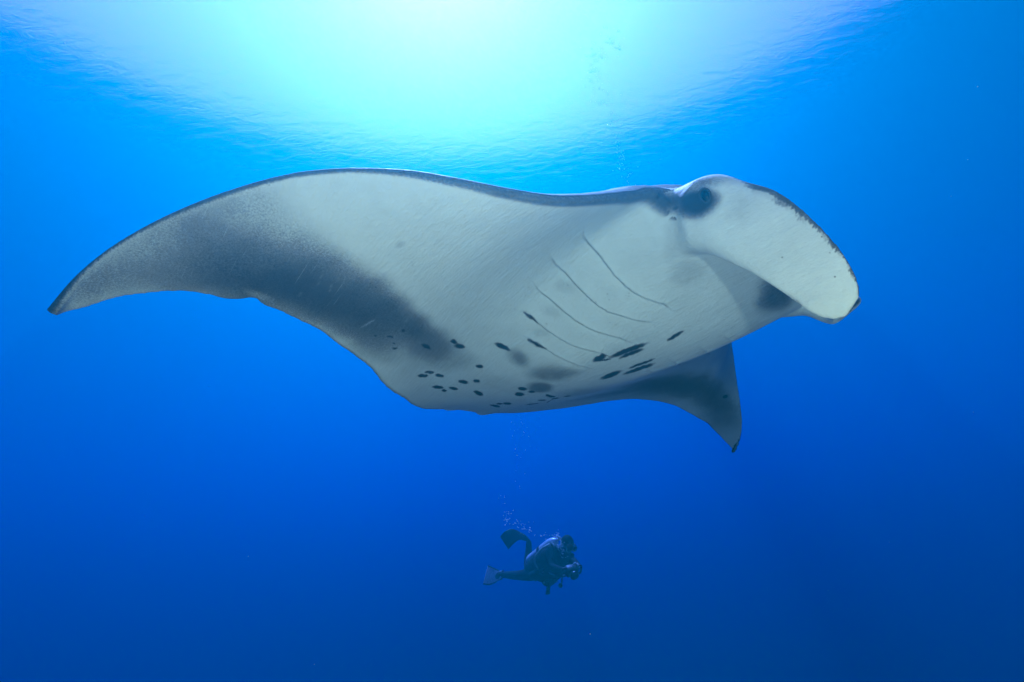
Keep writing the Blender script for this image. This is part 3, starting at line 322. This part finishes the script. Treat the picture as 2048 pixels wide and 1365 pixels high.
# sparse freckles and pale scratches
vo=N.new('ShaderNodeTexVoronoi');vo.inputs['Scale'].default_value=34;L.new(tcn.outputs['Object'],vo.inputs['Vector'])
frk=mth('MULTIPLY',mth('LESS_THAN',vo.outputs['Distance'],.10),mth('GREATER_THAN',noise(3.1,2),.60))
p1=mth('ADD',p1,mth('MULTIPLY',frk,.45))
def scratch(rot,sc,lo):
    mp_=N.new('ShaderNodeMapping');mp_.inputs['Rotation'].default_value=rot;mp_.inputs['Scale'].default_value=sc;L.new(tcn.outputs['Object'],mp_.inputs[0])
    v=noise(1.0,1,.4,mp_.outputs[0]);r_=N.new('ShaderNodeMapRange');r_.inputs['From Min'].default_value=lo;r_.inputs['From Max'].default_value=lo+.06;L.new(v,r_.inputs['Value']);return r_.outputs[0]
scr=mth('MAXIMUM',scratch((0,0,.5),(5,170,5),.735),scratch((0,0,-.35),(7,210,7),.745))
scr=mth('MULTIPLY',scr,mth('GREATER_THAN',noise(2.3,2),.5))
p1=mth('SUBTRACT',p1,mth('MULTIPLY',scr,mth('MULTIPLY',P_,.38)))
mr=N.new('ShaderNodeMapRange');mr.interpolation_type='LINEAR';mr.inputs['From Min'].default_value=0;mr.inputs['From Max'].default_value=1.0;L.new(p1,mr.inputs['Value'])
rp=N.new('ShaderNodeValToRGB');e=rp.color_ramp.elements
e[0].position=0;e[0].color=(.60,.66,.63,1);e[1].position=1;e[1].color=(.022,.026,.03,1)
e2=rp.color_ramp.elements.new(.5);e2.color=(.22,.225,.23,1)
L.new(mr.outputs[0],rp.inputs['Fac'])
# faint mottling of the living skin
mot=mth('MULTIPLY_ADD',mth('ADD',noise(11,8,.7),mth('MULTIPLY',noise(2.5,4),.6)),.30,.77);mix=N.new('ShaderNodeMix');mix.data_type='RGBA';mix.blend_type='MULTIPLY';mix.inputs['Factor'].default_value=1
cmb=N.new('ShaderNodeCombineColor')
for i in range(3): L.new(mot,cmb.inputs[i])
L.new(rp.outputs[0],mix.inputs['A']);L.new(cmb.outputs[0],mix.inputs['B'])
bs=N.new('ShaderNodeBsdfPrincipled');L.new(mix.outputs['Result'],bs.inputs['Base Color']);bs.inputs['Roughness'].default_value=.6;bs.inputs['Specular IOR Level'].default_value=.15
bp=N.new('ShaderNodeBump');bp.inputs['Strength'].default_value=.5;bp.inputs['Distance'].default_value=.006
mpb=N.new('ShaderNodeMapping');mpb.inputs['Rotation'].default_value=(0,0,.15);mpb.inputs['Scale'].default_value=(10,46,30);L.new(tcn.outputs['Object'],mpb.inputs[0])
L.new(mth('ADD',noise(75,5),mth('MULTIPLY',noise(1.0,4,.6,mpb.outputs[0]),1.6)),bp.inputs['Height']);L.new(bp.outputs[0],bs.inputs['Normal']);L.new(bs.outputs[0],o.inputs['Surface'])
skin_mat=m
manta=bpy.data.objects.new('manta_ray',None);col.objects.link(manta)
MW=Matrix([[*RG[i],C0[i]] for i in range(3)]+[[0,0,0,1]]);manta.matrix_world=MW
manta['label']='huge manta ray gliding overhead, white spotted belly and one wing stretched left';manta['category']='manta ray'
body=bpy.data.objects.new('body',skin_me);skin_me.materials.append(skin_mat);col.objects.link(body);body.parent=manta

# gill slits, eye
def mat(name,color,rough=.6,metal=0,spec=.3,bump=0,bscale=40,var=.25,vscale=12,**kw):
    m,t,o=nodes(name);N=t.nodes;L=t.links;b=N.new('ShaderNodeBsdfPrincipled');L.new(b.outputs[0],o.inputs['Surface'])
    b.inputs['Roughness'].default_value=rough;b.inputs['Metallic'].default_value=metal;b.inputs['Specular IOR Level'].default_value=spec
    tc=N.new('ShaderNodeTexCoord');n=N.new('ShaderNodeTexNoise');n.inputs['Scale'].default_value=vscale;n.inputs['Detail'].default_value=5;L.new(tc.outputs['Object'],n.inputs['Vector'])
    r=N.new('ShaderNodeValToRGB');L.new(n.outputs['Fac'],r.inputs['Fac']);e=r.color_ramp.elements;e[0].position=.3;e[1].position=.7
    e[0].color=(*[c*(1-var) for c in color],1);e[1].color=(*[min(1,c*(1+var)) for c in color],1);L.new(r.outputs[0],b.inputs['Base Color'])
    if bump:
        bp=N.new('ShaderNodeBump');bp.inputs['Strength'].default_value=bump;bp.inputs['Distance'].default_value=.003;n2=N.new('ShaderNodeTexNoise');n2.inputs['Scale'].default_value=bscale;L.new(tc.outputs['Object'],n2.inputs['Vector']);L.new(n2.outputs['Fac'],bp.inputs['Height']);L.new(bp.outputs[0],b.inputs['Normal'])
    return m
def add_mesh(name,V,F,mt,parent=None,smooth=True):
    me=bpy.data.meshes.new(name);me.from_pydata([tuple(map(float,v)) for v in V],[],[tuple(int(i) for i in f) for f in F]);me.update()
    if smooth: me.polygons.foreach_set('use_smooth',[True]*len(me.polygons))
    me.materials.append(mt);o=bpy.data.objects.new(name,me);col.objects.link(o)
    if parent: o.parent=parent
    return o
slit_mat=mat('gill_slit_skin',(.17,.19,.195),.7)
def slit(data,r0):
    A=np.array(data).reshape(-1,6)
    P_=A[:,:3].copy()
    for _ in range(2): P_[1:-1]=.25*P_[:-2]+.5*P_[1:-1]+.25*P_[2:]
    n=A[:,3:]/np.linalg.norm(A[:,3:],axis=1,keepdims=True);k=len(P_)
    u=np.linspace(0,1,k);r=r0*(.45+.75*np.sin(np.pi*np.clip(u*1.05,0,1))**.6)
    V,F=tube_np(P_+n*.0005,r,8);return add_mesh('gill_slit',V,F,slit_mat,manta)
for s_ in SLITS: slit(s_,.0016)
for s_ in FARSLITS: slit(s_,.0013)
ec=np.array(EYE[:3]);en=np.array(EYE[3:]);en/=np.linalg.norm(en)
V,F=blob((0,0,0),(.016,.016,.027),12)
qq=Vector(en).to_track_quat('X','Z').to_matrix()
V=[ec+np.array(qq@Vector(v))-en*.004 for v in V]
eye=add_mesh('eye',V,F,mat('eye',(.006,.008,.010),.3,spec=.2),manta)
# eyelid ring
ring=[];k=28
for i in range(k+1):
    a=6.2832*i/k;ring.append(ec+np.array(qq@Vector((.006,.0185*math.cos(a),.0275*math.sin(a)))))
V,F=tube_np(ring,[.0042]*(k+1),8);lid=add_mesh('eyelid',V,F,mat('eyelid',(.035,.038,.04),.7),eye)

# ---------------------------------------------------------------- scuba diver far below the manta
ORIG=(0.4231,7.1000,-3.1171)
J=dict(pelvis=(-0.090,0.020,-0.096),
 spine=(0.024,-0.050,0.036),
 chest=(0.172,-0.130,0.178),
 neck=(0.277,-0.200,0.274),
 skull=(0.306,-0.230,0.344),
 crown=(0.332,-0.220,0.407),
 shR=(0.068,-0.200,0.265),
 elR=(0.094,-0.380,0.150),
 wrR=(0.244,-0.560,0.183),
 haR=(0.291,-0.600,0.196),
 shL=(0.373,-0.100,0.139),
 elL=(0.444,-0.280,0.123),
 wrL=(0.397,-0.520,0.182),
 haL=(0.377,-0.580,0.200),
 hipL=(-0.122,0.040,-0.132),
 knL=(-0.319,0.400,-0.316),
 anL=(-0.561,0.720,-0.452),
 ftL=(-0.623,0.760,-0.491),
 hipR=(-0.154,0.040,-0.068),
 knR=(-0.186,0.420,-0.175),
 anR=(-0.169,0.650,0.024),
 ftR=(-0.171,0.640,0.113),
 tankB=(-0.174,0.120,-0.006),
 tankT=(0.101,-0.050,0.299),
 c_hand=(0.330,-0.620,0.205),
 lamp=(0.420,-0.600,0.258),
 dome=(0.323,-0.720,0.205),
 g0=(0.119,-0.120,0.008),
 g1=(0.078,-0.240,-0.142),
 g2=(0.061,-0.240,-0.217),
 g3=(0.056,-0.240,-0.274),
 o0=(0.264,-0.100,0.053),
 o1=(0.240,-0.300,-0.070),
 o2=(0.220,-0.300,-0.131),
 h0=(0.094,-0.150,0.361),
 h1=(-0.022,-0.220,0.327),
 h2=(-0.104,-0.260,0.246),
 h3=(-0.118,-0.280,0.158),
 h4=(-0.075,-0.300,0.084),
 r0=(0.086,-0.080,0.342),
 r1=(0.192,-0.200,0.345),
 r2=(0.245,-0.300,0.316),
 mouth=(0.276,-0.340,0.332),
 faL0=(-0.561,0.720,-0.452),
 faL1=(-0.642,0.740,-0.486),
 faL2=(-0.733,0.740,-0.486),
 faL3=(-0.828,0.720,-0.452),
 faR0=(-0.171,0.640,0.088),
 faR1=(-0.221,0.620,0.155),
 faR2=(-0.361,0.560,0.223),
 faR3=(-0.460,0.520,0.194),
 faR4=(-0.538,0.500,0.118),
 nose=(0.327,-0.350,0.380))

J={k:np.array(v) for k,v in J.items()}
diver=bpy.data.objects.new('person',None);col.objects.link(diver)
bx=Matrix((RT,Fw,UP)).transposed().to_4x4();bx.translation=ORIG[0]*RT+ORIG[1]*Fw+ORIG[2]*UP;diver.matrix_world=bx
diver['label']='scuba diver in dark wetsuit holding a camera, hovering below the manta';diver['category']='person'
suit=mat('neoprene',(.010,.012,.016),.85,spec=.12,bump=.4,bscale=90)
vest_m=mat('vest_nylon',(.012,.013,.016),.8,spec=.12,bump=.5,bscale=60)
rubber=mat('black_rubber',(.015,.015,.016),.5);steel=mat('aluminium_tank',(.55,.57,.58),.35,spec=.5,var=.08);pale=mat('pale_fin',(.85,.9,.9),.45,var=.35,vscale=9)
grey=mat('grey_skirt',(.35,.4,.42),.4);glass=mat('mask_lens',(.01,.012,.015),.3,spec=.4);skinm=mat('face_skin',(.28,.17,.12),.55);yellow=mat('pale_hose',(.35,.42,.3),.5)
def skin_body():
    order=[('pelvis',.135),('spine',.14),('chest',.15),('neck',.062),('skull',.085),('crown',.098),
      ('shR',.078),('elR',.054),('wrR',.037),('haR',.042),('shL',.078),('elL',.054),('wrL',.037),('haL',.042),
      ('hipL',.10),('knL',.07),('anL',.046),('ftL',.048),('hipR',.10),('knR',.07),('anR',.046),('ftR',.048)]
    ix={n:i for i,(n,_) in enumerate(order)}
    V=[J[n] for n,_ in order];R=[r for _,r in order]
    E=[(ix[a],ix[b]) for a,b in [('pelvis','spine'),('spine','chest'),('chest','neck'),('neck','skull'),('skull','crown'),('chest','shR'),('shR','elR'),('elR','wrR'),('wrR','haR'),('chest','shL'),('shL','elL'),('elL','wrL'),('wrL','haL'),('pelvis','hipL'),('hipL','knL'),('knL','anL'),('anL','ftL'),('pelvis','hipR'),('hipR','knR'),('knR','anR'),('anR','ftR')]]
    # calf and thigh swell
    for a,b,r in (('knL','anL',.066),('knR','anR',.066),('hipL','knL',.092),('hipR','knR',.092),('shR','elR',.06),('elR','wrR',.05),('shL','elL',.06)):
        i=len(V);V.append(.62*J[a]+.38*J[b]);R.append(r);E.remove((ix[a],ix[b]));E+=[(ix[a],i),(i,ix[b])]
    me=bpy.data.meshes.new('wetsuit_body');me.from_pydata([tuple(v) for v in V],E,[]);o=bpy.data.objects.new('t',me);col.objects.link(o)
    md=o.modifiers.new('k','SKIN');md.use_smooth_shade=True
    for i,r in enumerate(R): me.skin_vertices[0].data[i].radius=(r,r)
    me.skin_vertices[0].data[0].use_root=True
    o.modifiers.new('u','SUBSURF').levels=2;o.modifiers['u'].render_levels=2
    dg=bpy.context.evaluated_depsgraph_get();m2=bpy.data.meshes.new_from_object(o.evaluated_get(dg));bpy.data.objects.remove(o);bpy.data.meshes.remove(me)
    return m2
bm=bmesh.new();bm.from_mesh(skin_body())
# five curled gloved fingers on each hand, closed round the camera grips
def add_tube(bm,pts,rad,K=8):
    V,F=tube_np(pts,rad,K);vs_=[bm.verts.new(tuple(v)) for v in V]
    for f in F: bm.faces.new([vs_[i] for i in f])
for hn,wr,sg in (('haR','wrR',1),('haL','wrL',-1)):
    d=J[hn]-J[wr];d/=np.linalg.norm(d);up_=np.array([0,0,1.]);sd_=np.cross(d,up_);sd_/=np.linalg.norm(sd_);nn=np.cross(sd_,d)
    for q,ln in enumerate((.062,.072,.068,.052)):
        b0_=J[hn]+nn*(.03-.02*q)+d*.015
        add_tube(bm,[b0_,b0_+d*ln*.5+sd_*sg*-.004,b0_+d*ln*.75-sd_*sg*.028,b0_+d*ln*.55-sd_*sg*.05],[.0105,.0098,.009,.0075])
    b0_=J[hn]+nn*.035-d*.02
    add_tube(bm,[b0_,b0_+nn*.022-sd_*sg*.02+d*.015,b0_+nn*.02-sd_*sg*.045+d*.035],[.0115,.0105,.0085])
bmesh.ops.recalc_face_normals(bm,faces=bm.faces)
me=bpy.data.meshes.new('wetsuit_body');bm.to_mesh(me);bm.free();me.polygons.foreach_set('use_smooth',[True]*len(me.polygons));me.materials.append(suit)
db=bpy.data.objects.new('body',me);col.objects.link(db);db.parent=diver
def ring_loft(C,ax,ay,K=24,pw=.8):
    V=[];F=[];n=len(C)
    for i in range(n):
        for q in range(K):
            a=6.2832*q/K;ca,sa=math.cos(a),math.sin(a)
            V.append(C[i]+ax[i]*math.copysign(abs(ca)**pw,ca)+ay[i]*math.copysign(abs(sa)**pw,sa))
    for i in range(n-1):
        for q in range(K): F.append((i*K+q,i*K+(q+1)%K,(i+1)*K+(q+1)%K,(i+1)*K+q))
    F.append(tuple(range(K-1,-1,-1)));F.append(tuple((n-1)*K+q for q in range(K)));return V,F
def tubep(name,pts,r,mt,parent,n=6,K=8):
    P_=catmull(np.array(pts,float),n);rr=np.interp(np.linspace(0,1,len(P_)),np.linspace(0,1,len(r)),r) if hasattr(r,'__len__') else [r]*len(P_)
    V,F=tube_np(P_,rr,K);return add_mesh(name,V,F,mt,parent)
# buoyancy vest round the torso
ax_=J['chest']-J['pelvis'];L_=np.linalg.norm(ax_);axn=ax_/L_
across=J['shL']-J['shR'];across-=axn*(across@axn);across/=np.linalg.norm(across);front=np.cross(across,axn);front*= -np.sign(front[1]);
ks=[-.02,.08,.3,.55,.8,1.0,1.12];wx=[.15,.18,.205,.215,.215,.19,.13];wy=[.12,.15,.165,.175,.175,.15,.10]
C=[J['pelvis']+ax_*k+front*.015*math.sin(k*3) for k in ks]
R_=catmull(np.array([[*c,a,b] for c,a,b in zip(C,wx,wy)]),5)
V,F=ring_loft(R_[:,:3],[across*r for r in R_[:,3]],[front*r for r in R_[:,4]]);vest=add_mesh('buoyancy_vest',V,F,vest_m,diver)
# pockets, shoulder straps, belt ridges on the vest
for sg in (-1,1):
    c=J['pelvis']+ax_*.28+front*.15+across*sg*.12;V,F=ring_loft([c-axn*.085,c-axn*.07,c+axn*.07,c+axn*.085],[across*.05,across*.075,across*.075,across*.05],[front*.025,front*.045,front*.045,front*.025],16,.6);add_mesh('pocket',V,F,vest_m,vest)
    tubep('shoulder_strap',[J['chest']+axn*.05-front*.13+across*sg*.14,J['chest']+axn*.14+across*sg*.15,J['chest']+front*.16+across*sg*.14,J['spine']+front*.185+across*sg*.15],.02,rubber,vest)
tubep('chest_belt',[J['chest']-axn*.12+front*.1-across*.19,J['chest']-axn*.12+front*.185,J['chest']-axn*.12+front*.1+across*.19],.015,grey,vest)
for q,(a,b) in enumerate(((.5,.17),(.62,-.13),(.2,.05))):
    c=J['pelvis']+ax_*a+front*.185+across*b;V,F=blob(c,(.016,.016,.016),8);add_mesh('d_ring',V,F,steel,vest)
# tank with valve on the back
tb,tp=J['tankB'],J['tankT'];td=(tp-tb)/np.linalg.norm(tp-tb);t1=np.cross(td,[0,1,0]);t1/=np.linalg.norm(t1);t2=np.cross(td,t1)
Ct=[];rt_=[]
for s_,r in ((-.03,.02),(-.015,.06),(.02,.083),(.06,.088),(.45,.088),(.52,.075),(.57,.045),(.59,.022),(.64,.02)): Ct.append(tb+td*s_);rt_.append(r)
V,F=ring_loft(Ct,[t1*r for r in rt_],[t2*r for r in rt_],24,1);tank=add_mesh('air_tank',V,F,steel,diver)
V,F=ring_loft([tb+td*.64-t1*.05,tb+td*.64+t1*.05],[td*.017]*2,[t2*.017]*2,12,1);add_mesh('valve',V,F,steel,tank)
V,F=ring_loft([tb+td*.25,tb+td*.255,tb+td*.3,tb+td*.305],[t1*.088,t1*.093,t1*.093,t1*.088],[t2*.088,t2*.093,t2*.093,t2*.088],24,1);add_mesh('tank_band',V,F,vest_m,tank)
# hoses
tubep('regulator_hose',[J['r0'],J['r1'],J['r2'],J['mouth']],.012,rubber,diver)
tubep('inflator_hose',[J['h0'],J['h1'],J['h2'],J['h3'],J['h4']],.013,yellow,diver)
gh=tubep('gauge_hose',[J['g0'],J['g1'],J['g2']],.011,rubber,diver)
gd=J['g3']-J['g2'];V,F=ring_loft([J['g2']-gd*.6,J['g2']-gd*.5,J['g2'],J['g3']-gd*.1,J['g3']],[np.array([.02,0,.003]),np.array([.028,0,.004]),np.array([.025,0,.004]),np.array([.032,0,.004]),np.array([.022,0,.003])],[np.array([0,.012,0]),np.array([0,.02,0]),np.array([0,.018,0]),np.array([0,.02,0]),np.array([0,.012,0])],14,.7)
add_mesh('gauge_console',V,F,rubber,diver)
tubep('spare_hose',[J['o0'],J['o1'],J['o2']],.011,rubber,diver)
V,F=blob(J['o2'],(.03,.025,.03),10);add_mesh('spare_regulator',V,F,rubber,diver)
# head: face direction towards the lens and right
fd=np.array([.42,-.88,-.22]);fd/=np.linalg.norm(fd);fr_=np.cross(fd,[0.12,0,1]);fr_/=np.linalg.norm(fr_);fu=np.cross(fr_,fd)
hc=.45*J['skull']+.55*J['crown']
def head_pt(a,b,c): return hc+fr_*a+fu*b+fd*c
V,F=blob((0,0,0),(1,1,1),14)
def shaped(name,fn,mt,parent): 
    return add_mesh(name,[fn(np.array(v)) for v in V0],F0,mt,parent)
V0,F0=blob((0,0,0),(1,1,1),16)
# face with brow, nose, chin; ears under the hood
def face(v):
    x,y,z=v;p=np.array([x*.076,z*.115,y*.098])
    if p[2]>0:
        p[2]+=.022*math.exp(-((p[0]/.014)**2+((p[1]+.012)/.03)**2))+.006*math.exp(-((p[1]-.035)/.02)**2)-.010*math.exp(-(((abs(p[0])-.032)/.016)**2+((p[1]-.012)/.014)**2))
        p[2]+=.008*math.exp(-((p[0]/.03)**2+((p[1]+.055)/.012)**2))+.01*math.exp(-((p[0]/.03)**2+((p[1]+.095)/.02)**2))
    return head_pt(*p)
shaped('face',face,skinm,diver)
def hood(v):
    x,y,z=v;p=np.array([x*.086,z*.124+.004,y*.107-.012]);
    lim=.06+.05*max(0,min(1,(p[1]-.02)/.05))
    if p[2]>lim: p[2]=lim+(p[2]-lim)*.15
    p+= .0035*math.sin(40*x)*math.sin(30*z);return head_pt(*p)
shaped('hood',hood,suit,diver)
# mask: frame, two lenses, pale skirt with its nose pocket, strap
def fr_ring(c,rx,ry,n=24,dz=0): return [head_pt(c[0]+rx*math.copysign(abs(math.cos(a))**.7,math.cos(a)),c[1]+ry*math.copysign(abs(math.sin(a))**.7,math.sin(a)),c[2]+dz) for a in np.linspace(0,2*math.pi,n)]
mk_=bpy.data.objects.new('dive_mask',None);col.objects.link(mk_);mk_.parent=diver
for sg in (-1,1):
    V,F=tube_np(fr_ring((sg*.036,.016,.118),.034,.03),[.006]*24,8);add_mesh('lens_frame',V,F,rubber,mk_)
    V,F=ring_loft([head_pt(sg*.036,.016,.114),head_pt(sg*.036,.016,.119)],[fr_*.033]*2,[fu*.029]*2,20,.7);add_mesh('lens',V,F,glass,mk_)
V,F=tube_np([head_pt(*p) for p in [(-.078,.02,.105),(-.072,-.012,.11),(-.05,-.03,.115),(-.025,-.022,.122),(-.012,.004,.132),(0,.012,.136),(.012,.004,.132),(.025,-.022,.122),(.05,-.03,.115),(.072,-.012,.11),(.078,.02,.105)]],[.0065]*11,8);add_mesh('skirt',V,F,grey,mk_)
V,F=tube_np([head_pt(*p) for p in [(-.078,.02,.1),(-.088,.022,.04),(-.09,.025,-.02),(-.05,.03,-.1),(0,.03,-.125),(.05,.03,-.1),(.09,.025,-.02),(.088,.022,.04),(.078,.02,.1)]],[.008]*9,8);add_mesh('strap',V,F,rubber,mk_)
V,F=ring_loft([head_pt(0,-.062,.10),head_pt(0,-.062,.125),head_pt(0,-.062,.15),head_pt(0,-.062,.158)],[fr_*.02,fr_*.034,fr_*.034,fr_*.025],[fu*.018,fu*.03,fu*.03,fu*.022],18,.9);add_mesh('regulator',V,F,rubber,diver)
# swim fins
def swim_fin(rows,mt,rib):
    v,f,s,n=paddle(np.array(rows),0);o=add_mesh('swim_fin',v,f,mt,diver);R=np.array(rows)
    for e in (0,3): tubep('rail',[r[e:e+3] for r in R[1:]],.010,rib,o)
    mid_=[(r[:3]+r[3:6])/2 for r in R]
    V,F=ring_loft(mid_[:2]+[mid_[1]*.6+mid_[2]*.4],[(R[0,:3]-R[0,3:6])/2*1.15,(R[1,:3]-R[1,3:6])/2*.8,(R[1,:3]-R[1,3:6])/2*.4],[np.array([0,0,.045]),np.array([0,0,.035]),np.array([0,0,.012])],14,.9);add_mesh('foot_pocket',V,F,rubber,o)
def frows(keys,width,wdir,th):
    out=[]
    for k,w_,h in zip(keys,width,th): out.append([*(J[k]+wdir*w_),*(J[k]-wdir*w_),h])
    return out
swim_fin(frows(['faL0','faL1','faL2','faL3'],[.05,.085,.125,.14],np.array([.22,.72,.66]),[.06,.03,.018,.012]),pale,rubber)
wd=np.array([.55,-.45,-.65]);wd/=np.linalg.norm(wd)
swim_fin(frows(['faR0','faR1','faR2','faR3','faR4'],[.05,.06,.085,.10,.10],wd,[.06,.035,.02,.015,.012]),rubber,rubber)
# ---------------- the diver's camera: held, so a thing of its own
rig=bpy.data.objects.new('underwater_camera',None);col.objects.link(rig);rig.matrix_world=bx@Matrix.Translation(Vector(J['c_hand']))
rig['label']='dark underwater camera housing with small lamp arm in the diver\'s hands';rig['category']='camera'
cf=np.array([.35,-.9,-.25]);cf/=np.linalg.norm(cf);cr=np.cross(cf,[0,0,1]);cr/=np.linalg.norm(cr);cu=np.cross(cr,cf)
V,F=ring_loft([-cf*.06,-cf*.05,cf*.03,cf*.045],[cr*.07,cr*.085,cr*.085,cr*.07],[cu*.05,cu*.062,cu*.062,cu*.05],20,.55);add_mesh('housing',V,F,rubber,rig)
V,F=ring_loft([cf*.04,cf*.07,cf*.09,cf*.105,cf*.112],[cr*.045,cr*.052,cr*.06,cr*.045,cr*.015],[cu*.045,cu*.052,cu*.06,cu*.045,cu*.015],20,1);add_mesh('lens_port',V,F,glass,rig)
for sg in (-1,1):
    tubep('handle',[cr*sg*.08-cu*.05,cr*sg*.13-cu*.045,cr*sg*.13+cu*.05,cr*sg*.08+cu*.055],.014,rubber,rig)
lp=J['lamp']-J['c_hand'];arm=tubep('lamp_arm',[cu*.055,cu*.09+lp*.4,lp-np.array([0,0,.03])],.010,steel,rig)
V,F=ring_loft([lp-cf*.05,lp-cf*.04,lp+cf*.01,lp+cf*.02],[cr*.015,cr*.022,cr*.024,cr*.022],[cu*.015,cu*.022,cu*.024,cu*.022],16,1);lampo=add_mesh('lamp_body',V,F,rubber,rig)
em=mat('lamp_glass',(.8,.85,.85),.1,spec=.8,var=.05)
V,F=ring_loft([lp+cf*.0205,lp+cf*.023],[cr*.018,cr*.016],[cu*.018,cu*.016],16,1);add_mesh('lamp_lens',V,F,em,lampo)

# ---------------------------------------------------------------- exhaled air and drifting specks
BREATH=[(0.427,7.345,0.099,0.035,40,0.0035,0.0100),
 (0.382,7.377,0.152,0.050,30,0.0040,0.0120),
 (0.439,7.272,0.016,0.050,18,0.0030,0.0080),
 (0.325,7.418,0.183,0.050,20,0.0040,0.0110),
 (0.398,7.439,0.261,0.040,8,0.0050,0.0120),
 (0.248,7.469,0.190,0.050,8,0.0030,0.0080)]
TRAIL=[(0.194,7.489,0.271,0.030,5,0.0050,0.0120),
 (0.095,7.541,0.277,0.020,3,0.0040,0.0100),
 (0.015,7.565,0.349,0.030,7,0.0040,0.0100),
 (-0.078,7.549,0.386,0.030,9,0.0040,0.0120),
 (-0.129,7.533,0.424,0.025,9,0.0040,0.0100),
 (-0.022,7.546,0.394,0.090,14,0.0020,0.0060),
 (-0.199,7.517,0.463,0.030,6,0.0030,0.0090),
 (-0.278,7.503,0.495,0.025,10,0.0040,0.0100),
 (-0.302,7.486,0.535,0.025,12,0.0030,0.0090),
 (-0.270,7.466,0.583,0.030,8,0.0040,0.0100),
 (-0.226,7.453,0.613,0.030,6,0.0040,0.0100),
 (-0.318,7.440,0.771,0.050,8,0.0030,0.0080),
 (-0.085,7.418,0.952,0.060,6,0.0020,0.0060),
 (-0.043,7.323,1.176,0.060,6,0.0020,0.0060),
 (-0.024,7.291,1.379,0.050,9,0.0020,0.0080),
 (0.026,7.273,1.549,0.100,10,0.0020,0.0060),
 (-0.029,7.201,1.718,0.160,26,0.0020,0.0060),
 (0.089,7.207,1.833,0.220,40,0.0020,0.0060)]
HIGH=[(1.543,5.006,4.075,0.100,26,0.0030,0.0080),
 (1.544,5.025,4.284,0.070,30,0.0030,0.0090),
 (1.523,4.957,4.445,0.050,24,0.0030,0.0080),
 (1.488,4.891,4.602,0.050,16,0.0030,0.0070),
 (1.511,4.858,4.934,0.070,18,0.0030,0.0070),
 (1.452,4.758,5.170,0.100,26,0.0030,0.0070),
 (1.343,4.656,5.410,0.100,40,0.0030,0.0070),
 (1.340,4.558,5.641,0.100,60,0.0030,0.0080),
 (1.577,4.480,5.824,0.120,40,0.0030,0.0080)]

rng=np.random.RandomState(11)
bub,t_,o_=nodes('air_bubble');Nn,Ll=t_.nodes,t_.links
bsd=Nn.new('ShaderNodeBsdfPrincipled');bsd.inputs['Base Color'].default_value=(.85,.93,.95,1);bsd.inputs['Roughness'].default_value=.18;bsd.inputs['Specular IOR Level'].default_value=.8
trb=Nn.new('ShaderNodeBsdfTransparent');lw=Nn.new('ShaderNodeLayerWeight');lw.inputs['Blend'].default_value=.35
mrb=Nn.new('ShaderNodeMapRange');mrb.inputs['To Min'].default_value=.8;mrb.inputs['To Max'].default_value=1.0;Ll.new(lw.outputs['Facing'],mrb.inputs['Value'])
mx_=Nn.new('ShaderNodeMixShader');Ll.new(mrb.outputs[0],mx_.inputs[0]);Ll.new(trb.outputs[0],mx_.inputs[1]);Ll.new(bsd.outputs[0],mx_.inputs[2]);Ll.new(mx_.outputs[0],o_.inputs['Surface'])
bmq=bmesh.new();bmesh.ops.create_icosphere(bmq,subdivisions=2,radius=1);IV=np.array([v.co for v in bmq.verts]);IF=np.array([[v.index for v in f.verts] for f in bmq.faces]);bmq.free()
def cloud(name,pts,rad,mt,flatten=.85):
    V=(IV[None]*np.array([1,1,flatten])*np.array(rad)[:,None,None]+np.array(pts)[:,None]).reshape(-1,3)
    F=(IF[None]+(np.arange(len(pts))*len(IV))[:,None,None]).reshape(-1,3)
    c=V.mean(0);o=add_mesh(name,V-c,F,mt);o.location=c;return o
def plume(path):
    P_=[];R_=[]
    for x,y,z,sp,n,r0,r1 in path:
        for _ in range(n):
            P_.append(np.array([x,y,z])+rng.normal(size=3)*sp*np.array([.7,.7,.9]));R_.append(1.05*(r0+(r1-r0)*rng.rand()**2.2))
    return P_,R_
for nm,path,lb in (('air_bubbles',BREATH,'cluster of bright air bubbles around the diver\'s head and regulator'),('air_bubbles',TRAIL,'thin trail of small bubbles rising from the diver up to the manta'),('air_bubbles',HIGH,'faint column of fine bubbles above the manta near the surface')):
    P_,R_=plume(path);o=cloud(nm,P_,R_,bub);o['kind']='stuff';o['label']=lb;o['category']='bubbles'
# suspended plankton specks
P_=[];R_=[]
while len(P_)<45:
    d=1.6+5*rng.rand();p=d*((rng.rand()*2-1)*1.05*np.array(RT)+(rng.rand()*2-1)*.7*np.array(UP)+np.array(Fw))
    P_.append(p);R_.append((.0007+.0012*rng.rand()**3)*d**.5)
o=cloud('plankton',P_,R_,mat('plankton',(.6,.62,.55),.6),.7);o['kind']='stuff';o['label']='tiny pale specks of plankton drifting through the open water';o['category']='plankton'
